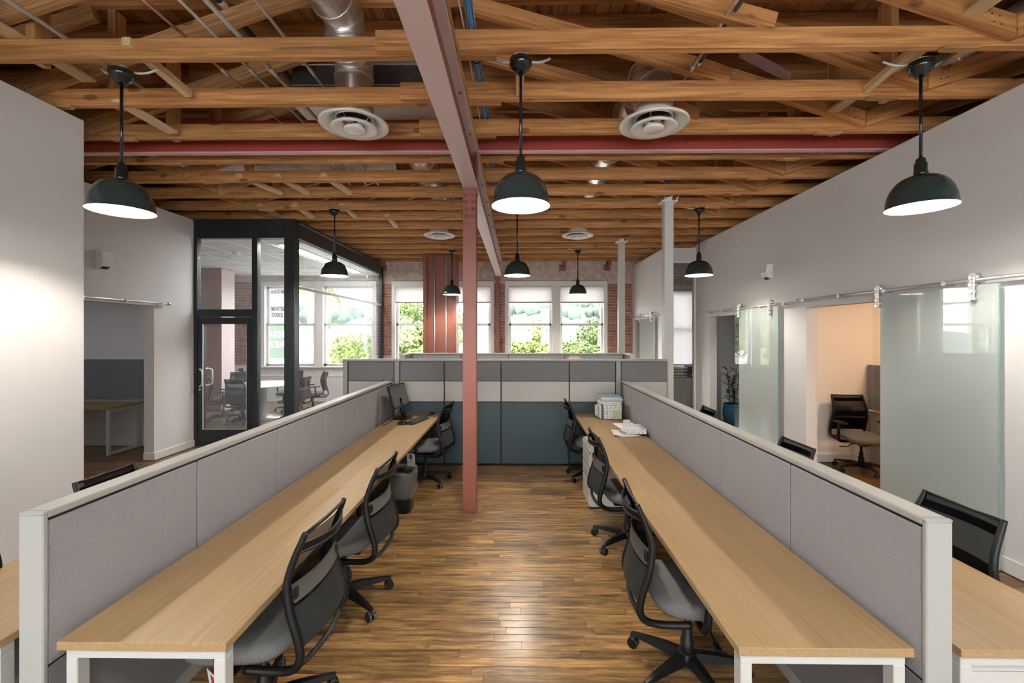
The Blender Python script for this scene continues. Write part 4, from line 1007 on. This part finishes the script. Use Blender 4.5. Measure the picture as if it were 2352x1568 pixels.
for i in range(5):
    thing('standing_folder', M().cbox((1.085 - i * .011, 5.85 + .004 * i, .741 + .09), (.009, .22 - .01 * i, .178 - .012 * i), .002), [PAPER2, PAPER, PAPER2, mat('green_folder', (.28, .40, .18), .7), PAPER][i], '%s upright folder leaning left of the patterned holder' % ORD[i], 'folder', 'folders beside the magazine holder')
pt = empty('paper_tray', (1.27, 4.86, .74), 'patterned white paper tray on the right desk by the partition', 'tray')
part('tray_box', M().box(1.15, 1.395, 4.79, 4.795, .768, .82).box(1.15, 1.395, 5.06, 5.065, .768, .82).box(1.39, 1.395, 4.79, 5.065, .768, .82).box(1.15, 1.155, 4.79, 5.065, .768, .80).box(1.15, 1.395, 4.79, 5.065, .766, .770), PRINT, pt)
part('tray_foot', M().box(1.33, 1.40, 4.80, 5.05, .741, .766, .004), BLACK, pt)
for i in range(5):
    a = (i - 2) * 3.0; rot = Matrix.Rotation(R(a), 3, 'Z')
    thing('paper_sheaf', M().cbox((1.255 - .012 * i, 4.925, .795 + i * .0085), (.225, .26, .008), .001, rot), PAPER, '%s sheaf of white paper from the bottom in the patterned tray' % ORD[i], 'papers', 'paper in the tray')
for i in range(3):
    rot = Matrix.Rotation(R(10 - i * 7), 3, 'Z')
    thing('loose_sheaf', M().cbox((1.20 - .018 * i, 4.90, .745 + i * .0068), (.23, .24, .0065), .001, rot), PAPER, '%s loose white sheaf under the patterned tray' % ORD[i], 'papers', 'paper under the tray')
mg = empty('white_mug', (1.29, 5.24, .74), 'white cup behind the paper tray on the right desk', 'cup')
part('cup_body', M().lathe([(0, .001), (.033, .001), (.040, .03), (.043, .085), (.039, .085), (.036, .03), (.03, .006), (0, .006)], 20, (1.29, 5.24, .741)), PAPER, mg)
part('cup_handle', M().tube(curve_pts([(1.332, 5.24, .80), (1.362, 5.24, .795), (1.362, 5.24, .765), (1.328, 5.24, .76)]), .005, 6), PAPER, mg)

# ------------------------------------------------------------------ conference table
t = empty('round_table', (TC[0], TC[1], 0), 'round white conference table on a steel pedestal', 'table')
part('table_top', M().lathe([(0, .715), (.66, .715), (.70, .722), (.705, .735), (.70, .743), (0, .743)], 48, (TC[0], TC[1], 0)), mat('white_tabletop', (.78, .79, .78), .25), t)
part('pedestal', M().lathe([(.075, .03), (.065, .05), (.065, .70), (.12, .715)], 24, (TC[0], TC[1], 0)), STEEL, t)
part('foot', M().lathe([(0, 0), (.36, 0), (.36, .012), (.10, .028), (0, .03)], 36, (TC[0], TC[1], 0)), STEEL, t)
part('cable_box', M().cbox((TC[0] + .35, TC[1], .70), (.1, .1, .03), .004), BLACK, t)
for i, (x, zz, m_) in enumerate(((-4.05, .42, TRIMW), (-3.88, .42, TRIMW))):
    w = empty('wall_outlet', (x, 11.96, zz), ['left white wall outlet under the conference window', 'right white wall outlet under the conference window'][i], 'outlet', 'wall outlets')
    part('plate', M().box(x - .04, x + .04, 11.965, 11.98, zz - .06, zz + .06, .004), m_, w)
    for k in (-.025, .025): part('socket_face', M().box(x - .018, x + .018, 11.961, 11.966, zz + k - .016, zz + k + .016, .002), PAPER2, w)
w = empty('wall_phone_charger', (-7.45, 11.95, .78), 'black charger plugged into the conference wall below the bricks', 'charger')
part('body', M().box(-7.55, -7.44, 11.93, 11.98, .74, .90, .006), BLACK, w); part('plug', M().box(-7.58, -7.50, 11.92, 11.95, .74, .82, .006), TRIMW, w)
part('lead', M().tube(curve_pts([(-7.55, 11.94, .76), (-7.56, 11.93, .68), (-7.50, 11.93, .64)]), .005, 5), TRIMW, w)
# alarm boxes on walls
def strobe(x, yy, z, s, lab):
    o = empty('wall_alarm', (x, yy, z), lab, 'alarm', 'white wall alarms')
    part('back_plate', M().box(x, x + s * .02, yy - .085, yy + .085, z - .10, z + .115, .004), TRIMW, o)
    part('hood', M().prism([(x + s * .02, z - .11), (x + s * .075, z - .075), (x + s * .10, z + .0), (x + s * .085, z + .105), (x + s * .02, z + .11)], 'y', yy - .075, yy + .075), TRIMW, o)
    part('sensor_window', M().prism([(x + s * .033, z - .105), (x + s * .073, z - .080), (x + s * .070, z - .086), (x + s * .033, z - .110)], 'y', yy - .045, yy + .045), SLATE, o)
strobe(-5.29, 5.583, 2.775, 1, 'white motion detector box on the left wall above the doorway')
strobe(3.79, 6.71, 2.765, -1, 'white motion detector box on the right wall above the sliding rails')

# ------------------------------------------------------------------ left office: desk, panel
d = empty('office_desk', (-6.9, 6.9, 0), 'oak topped desk with a white loop leg in the dark left office', 'desk')
part('worktop', M().box(-7.9, -6.13, 6.60, 7.22, .70, .73, .003), DESK, d)
part('leg_frame', M().box(-6.20, -6.15, 6.62, 6.66, .0, .70, .003).box(-6.20, -6.15, 7.16, 7.20, 0, .70, .003).box(-6.20, -6.15, 6.66, 7.16, .66, .70, .003).box(-6.20, -6.15, 6.66, 7.16, 0, .04, .003), FRAMEW, d)
part('back_rail', M().box(-7.9, -6.14, 7.20, 7.24, .70, .76, .003), CAP, d)
part('privacy_panel', M().box(-7.9, -6.10, 7.20, 7.24, .79, 1.42, .005), fabric('slate_blue_fabric', (.20, .205, .225)), d)
# right near office
d = empty('corner_desk', (5.8, 5.6, 0), 'oak desk with a grey fabric screen inside the warm lit right office', 'desk')
part('worktop', M().box(5.02, 6.9, 5.78, 6.42, .71, .74, .003), DESK, d)
part('end_panel', M().box(5.04, 5.07, 5.80, 6.40, 0, .71, .003), FRAMEW, d)
part('fabric_screen', M().box(5.03, 5.07, 5.85, 6.44, .76, 1.40, .004), FABRIC, d)
part('modesty_panel', M().box(5.07, 6.9, 6.36, 6.40, .2, .71), FABD, d)
for (x, yy, pm, nm) in ((5.3, 4.9, PANELL, 'warm ceiling light panel inside the right office'), (-7.3, 5.3, PANELD, 'dim added fill panel on the ceiling of the dark left office')):
    if pm is None: continue
    zc = 2.7 if x > 0 else 2.6
    o = empty('ceiling_light_panel', (x, yy, zc), nm, 'ceiling light', 'office ceiling lights')
    part('frame', M().box(x - .32, x + .32, yy - .32, yy + .32, zc, zc + .022, .004), TRIMW, o)
    part('diffuser', M().box(x - .29, x + .29, yy - .29, yy + .29, zc - .005, zc + .001), pm, o)
# plant
pp = empty('potted_plant', (4.36, 9.02, 0), 'leafy plant in a blue glazed pot inside the far right office', 'plant')
part('pot', M().lathe([(0, 0), (.13, 0), (.17, .06), (.20, .2), (.19, .34), (.175, .40), (.19, .43), (.165, .43), (.16, .38), (0, .37)], 28, (4.36, 9.02, 0)), POTB, pp)
rl = random.Random(4)
for s in range(4):
    bx, by = 4.36 + rl.uniform(-.06, .06), 9.02 + rl.uniform(-.06, .06); tx, ty = bx + rl.uniform(-.12, .12), by + rl.uniform(-.12, .12); hgt = rl.uniform(.95, 1.25)
    part('stem', M().tube([(bx, by, .37), ((bx + tx) / 2, (by + ty) / 2, .37 + (hgt - .37) * .5), (tx, ty, hgt)], .008, 5), LEAFD, pp)
    for k in range(11):
        f = .15 + .85 * k / 10; px, pyy, pz = bx + (tx - bx) * f, by + (ty - by) * f, .37 + (hgt - .37) * f; a = k * 2.4 + s; ln = rl.uniform(.13, .2)
        dx, dy = cos(a), sin(a); m = M(); pts = []
        for q, wd in ((0, .004), (.3, .034), (.6, .036), (.85, .02), (1, .002)):
            cx, cy, cz = px + dx * ln * q * .8, pyy + dy * ln * q * .8, pz + ln * (.75 * q - .35 * q * q)
            pts += [(cx - dy * wd, cy + dx * wd, cz + .01), (cx, cy, cz), (cx + dy * wd, cy - dx * wd, cz + .01)]
        m.add(pts, [(r * 3 + c_, r * 3 + c_ + 1, r * 3 + c_ + 4, r * 3 + c_ + 3) for r in range(4) for c_ in (0, 1)], True)
        part('leaf', m, LEAFD, pp)
# far right room: air conditioner, cabinets
ac = empty('wall_air_conditioner', (4.6, 11.85, 3.4), 'white wall air conditioner above the far right window', 'air conditioner')
part('casing', M().box(4.0, 4.95, 11.75, 11.97, 3.38, 3.70, .02), TRIMW, ac); part('louver', M().box(4.05, 4.9, 11.74, 11.76, 3.39, 3.42, .004), PAPER2, ac); part('badge', M().box(4.42, 4.56, 11.747, 11.752, 3.50, 3.515), PAPER2, ac)
fc = empty('storage_cabinet', (4.05, 11.0, 0), 'white low storage cabinet behind the far right glass', 'cabinet')
part('case', M().box(3.6, 4.45, 10.7, 11.2, .03, .78, .006), FRAMEW, fc); part('plinth', M().box(3.65, 4.4, 10.72, 11.18, 0, .03), BLACK, fc)
for k in (0, 1): part('door', M().box(3.61 + k * .42, 4.02 + k * .42, 10.688, 10.70, .05, .76, .004), FRAMEW, fc)
for i in range(4):
    o = empty('letter_tray', (3.95, 10.95, .78 + i * .07), '%s dark wire letter tray from below on the storage cabinet' % ORD[i], 'tray', 'letter trays')
    zt = .782 + i * .072
    part('tray_floor', M().box(3.78, 4.12, 10.75, 11.0, zt, zt + .005), SLATE, o); part('tray_rim', M().tube([(3.78, 10.75, zt + .055), (4.12, 10.75, zt + .055), (4.12, 11.0, zt + .055), (3.78, 11.0, zt + .055), (3.78, 10.75, zt + .055)], .004, 5), BLACK, o)
    for (a, b_) in ((3.78, 10.75), (4.12, 10.75), (4.12, 11.0), (3.78, 11.0)): part('tray_leg', M().tube([(a, b_, zt), (a, b_, zt + .07)], .004, 5), BLACK, o)
    thing('tray_papers', M().box(3.80, 4.10, 10.76, 10.99, zt + .006, zt + .03), PAPER, 'paper in the %s letter tray on the storage cabinet' % ORD[i], 'papers', 'papers in the letter trays')
pr = empty('office_printer', (4.3, 10.95, .78), 'grey office printer on the far storage cabinet', 'printer')
part('body', M().box(4.16, 4.44, 10.75, 11.15, .782, 1.02, .015), SLATE, pr); part('lid', M().box(4.17, 4.43, 10.76, 11.14, 1.02, 1.05, .008), BLACK, pr); part('paper_tray', M().box(4.18, 4.42, 10.66, 10.76, .83, .85, .004), PAPER2, pr)

# ------------------------------------------------------------------ outside
struct('ground_outside', M().box(-120, 120, 12.4, 260, -4.2, -4.0), GROUND)
def hillside(name, y0, y1, hfun, x0=-120, x1=120, nx=90, ny=18):
    m = M(); rh = random.Random(11)
    jit = {}
    def f(u, v):
        x = x0 + (x1 - x0) * u; yy = y0 + (y1 - y0) * v; k = (round(u * nx), round(v * ny))
        return (x, yy, -4 + (hfun(x) + 4) * math.sin(v * pi / 2) ** .8 + rh.uniform(-.8, .8) * v)
    m.grid(f, nx, ny, smooth=False); return struct(name, m, HILL)
hillside('hill_far', 90, 190, lambda x: 7 + 5 * math.exp(-((x - 34) / 22) ** 2) + 2.5 * sin(x * .07 + 1) + 1.2 * sin(x * .21))
rt = random.Random(21)
rid = M()
for i in range(170):
    x = -110 + 220 * rt.random(); v = rt.uniform(.35, 1.0); yy = 90 + 100 * v
    hz = -4 + (7 + 5 * math.exp(-((x - 34) / 22) ** 2) + 2.5 * sin(x * .07 + 1) + 4) * math.sin(v * pi / 2) ** .8; r = rt.uniform(1.2, 3.0)
    vs = []; n = 7
    for a in range(4):
        for b in range(n): th = b * 2 * pi / n; q = (.6, 1, .8, .15)[a] * r * rt.uniform(.75, 1.2); vs.append((x + q * cos(th), yy + q * sin(th), hz + (0, .7, 1.5, 2.0)[a] * r * rt.uniform(.9, 1.1)))
    rid.add(vs, [(a * n + b, a * n + (b + 1) % n, (a + 1) * n + (b + 1) % n, (a + 1) * n + b) for a in range(3) for b in range(n)] + [tuple(range(3 * n, 4 * n))], True)
o = part('hillside_trees', rid, mat('far_tree_green', (.09, .125, .09), .9, var=.4, scale=.4)); tag(o, 'distant trees scattered over the pale hillside', 'trees', kind='stuff')
def bush(name, c, rad, n, leaf, seed, label, group='leafy trees outside'):
    t = empty(name, (c[0], c[1], -4), label, 'tree', group); rg = random.Random(seed); m = M()
    blobs = []
    for i in range(26):
        a = rg.random() * 2 * pi; e = rg.uniform(-.5, 1.0); q = math.sqrt(max(0, 1 - min(1, e * e)))
        blobs.append((Vector((c[0] + rad[0] * .72 * q * cos(a), c[1] + rad[1] * .72 * q * sin(a), c[2] + rad[2] * .72 * e)), rg.uniform(.26, .40)))
    blobs.append((Vector(c), .75))
    for i in range(n):
        bc, br = rg.choice(blobs); d = Vector((rg.gauss(0, 1), rg.gauss(0, 1), rg.gauss(0, 1))).normalized()
        if d.y > .5: d.y = -d.y
        p = bc + Vector((d.x * rad[0], d.y * rad[1], d.z * rad[2])) * br * rg.uniform(.82, 1.06)
        nrm = (d + Vector((rg.uniform(-.8, .8), rg.uniform(-.8, .8), rg.uniform(-.3, 1.0)))).normalized(); u = nrm.orthogonal().normalized(); w = nrm.cross(u); a = rg.random() * 6.28
        u, w = u * cos(a) + w * sin(a), w * cos(a) - u * sin(a); L = leaf * rg.uniform(.7, 1.4)
        m.add([p - u * L, p - w * L * .5, p + u * L, p + w * L * .5], [(0, 1, 2, 3)], False)
    me = bpy.data.meshes.new('crown'); me.from_pydata([tuple(v - Vector((c[0], c[1], -4))) for v in m.v], [], m.f); me.materials.append(LEAF)
    o = bpy.data.objects.new('crown', me); C.objects.link(o); o.parent = t; o['kind'] = 'stuff'
    part('trunk', M().tube([(c[0], c[1], -4), (c[0] + .1, c[1], c[2] - rad[2] * .6), (c[0], c[1], c[2])], [.22, .16, .08], 8), TRUNK, t)
    return t
bush('leafy_tree', (.70, 18.6, .55), (1.75, 1.5, 1.75), 11000, .075, 1, 'round light green tree outside behind the left pane of the right window')
bush('leafy_tree', (3.3, 17.4, .65), (1.55, 1.4, 1.7), 11000, .075, 2, 'round light green tree outside behind the right pane of the right window')
bush('leafy_tree', (-4.05, 17.8, .5), (1.6, 1.5, 1.75), 10000, .075, 3, 'dense green tree outside behind the left window, next to the red pillar')
bush('leafy_tree', (-4.9, 23.0, 2.0), (2.2, 2, 2.0), 8000, .09, 4, 'taller yellowish tree rising behind the dense green one')
bush('leafy_tree', (-6.15, 16.6, .2), (1.3, 1.2, 1.75), 8000, .07, 5, 'bushy tree outside the conference window by its right corner')
bush('leafy_tree', (6.5, 20, .8), (2.2, 2, 2.2), 7000, .085, 6, 'leafy tree outside hidden mostly by the far right shade')
def palm(x, yy, h, sc, label):
    t = empty('palm_tree', (x, yy, -4), label, 'tree', 'palm trees outside'); rg = random.Random(int(abs(x) * 10))
    part('trunk', M().tube([(x, yy, -4), (x + .05, yy, h - 1.4 * sc)], [.22 * sc, .15 * sc], 10), TRUNK, t)
    part('dry_skirt', M().lathe([(.13, -1.6), (.33, -1.25), (.46, -.8), (.48, -.35), (.30, .05), (.1, .15)], 14, (x + .05, yy, h)), SKIRT, t)
    for k in range(22):
        a = k * 2.4; el = rg.uniform(-.3, 1.2); L = rg.uniform(1.0, 1.5) * sc; m = M(); vs = []
        for q in range(6):
            f = q / 5; r = L * f * cos(el * .7); zz = h + .1 + L * f * sin(el) - .75 * L * f * f; wd = .14 * sc * sin(pi * min(1, f * .9 + .12)) + .01
            px, py_ = x + .05 + r * cos(a), yy + r * sin(a); vs += [(px - sin(a) * wd, py_ + cos(a) * wd, zz - .05), (px, py_, zz), (px + sin(a) * wd, py_ - cos(a) * wd, zz - .05)]
        m.add(vs, [(q * 3 + c_, q * 3 + c_ + 1, q * 3 + c_ + 4, q * 3 + c_ + 3) for q in range(5) for c_ in (0, 1)], True); part('frond', m, LEAF, t)
palm(-12.4, 28.5, 4.8, 1.1, 'palm tree outside seen right of the conference corner post')
palm(-11.3, 24.0, 4.55, 1.0, 'palm tree with a dry skirt in the middle of the conference window')
palm(-9.0, 36.0, 4.4, 1.0, 'small distant palm tree outside the conference window')
palm(10.5, 55, 5.2, 1.2, 'distant palm tree on the slope behind the right window')
palm(-6.9, 26.0, 3.5, 1.0, 'palm crown showing above the yellowish tree in the left window')
def house(x, yy, w, d, h, label, rz=0, roof=1.2):
    t = empty('house', (x, yy, -4), label, 'house', 'houses outside'); z0 = -4
    part('walls', M().box(x - w / 2, x + w / 2, yy - d / 2, yy + d / 2, z0, z0 + h), STUCCO, t)
    part('roof', M().prism([(x - w / 2 - .3, z0 + h), (x, z0 + h + roof), (x + w / 2 + .3, z0 + h)], 'y', yy - d / 2 - .3, yy + d / 2 + .3), ROOFG, t)
    for k in (-.25, .25):
        wd = part('window', M().box(x + k * w - .4, x + k * w + .4, yy - d / 2 - .05, yy - d / 2 + .02, z0 + h * .45, z0 + h * .8), TRIMW, t)
        part('pane', M().box(x + k * w - .33, x + k * w + .33, yy - d / 2 - .07, yy - d / 2 - .04, z0 + h * .48, z0 + h * .77), SLATE, wd)
house(-2.6, 34, 5, 6, 3.6, 'white house with a gable roof below the left window')
house(-5.5, 46, 7, 6, 4.0, 'farther white house with a gable roof behind the first')
house(-20, 48, 9, 8, 3.6, 'white house outside on the left of the conference window')
house(9, 70, 10, 8, 6.5, 'white house up the slope behind the right window', roof=1.5)
house(-16.5, 40, 5, 5, 3.2, 'small pale house outside below the palms', roof=.8)
t = empty('flat_roof_building', (-13, 30, -4), 'low pale flat roofed building outside the conference window', 'building')
part('walls', M().box(-16, -10.8, 27, 33, -4, .3), STUCCO, t); part('roof_edge', M().box(-16.1, -10.7, 26.9, 33.1, .3, .5), ROOFG, t)
for i in range(6): part('siding_slat', M().box(-12.6, -10.9, 26.93, 26.99, -.95 + i * .2, -.78 + i * .2), TAN, t)
# street sign
sg = empty('building_sign', (-7.75, 14.9, -4), 'tall white and green building sign outside the conference window', 'sign')
sg.rotation_euler = (0, 0, 0)
part('sign_post', M().box(-7.9, -7.7, 14.95, 15.1, -4, 3.6), STUCCO, sg)
SW = (-8.42, -7.68)
def plate(z0, z1, m_): return part('sign_panel', M().box(SW[0], SW[1], 14.80, 14.95, z0, z1, .01), m_, sg)
pA = plate(2.88, 3.75, SIGNW); pB = plate(2.14, 2.85, SIGNW); pC = plate(1.0, 2.11, SIGNG)
def text(s, x, z, size, m_, parent, name='lettering'):
    cu = bpy.data.curves.new(name, 'FONT'); cu.body = s; cu.size = size; cu.align_x = 'CENTER'; cu.align_y = 'CENTER'; cu.extrude = .003; cu.offset = .004; cu.space_character = 1.02
    tmp = bpy.data.objects.new('tmp', cu); C.objects.link(tmp); bpy.context.view_layer.update()
    me = bpy.data.meshes.new_from_object(tmp.evaluated_get(bpy.context.evaluated_depsgraph_get())); bpy.data.objects.remove(tmp)
    me.materials.clear(); me.materials.append(m_)
    for v in me.vertices: v.co.x *= .47
    o = bpy.data.objects.new(name, me); C.objects.link(o); o.parent = parent
    o.location = Vector((x, 14.796, z)) - WL[parent.name]; o.rotation_euler = (R(90), 0, 0); return o
GREYT = mat('grey_lettering', (.012, .012, .013), .7)
cx = (SW[0] + SW[1]) / 2
text('HANDSOME', cx, 3.24, .20, GREYT, pA); text('LEMONTREE', cx, 2.66, .20, GREYT, pB); text('STUDIOS', cx, 2.45, .20, GREYT, pB)
text('PARKING', cx, 1.80, .31, TRIMW, pC); text('IN REAR', cx, 1.47, .31, TRIMW, pC)
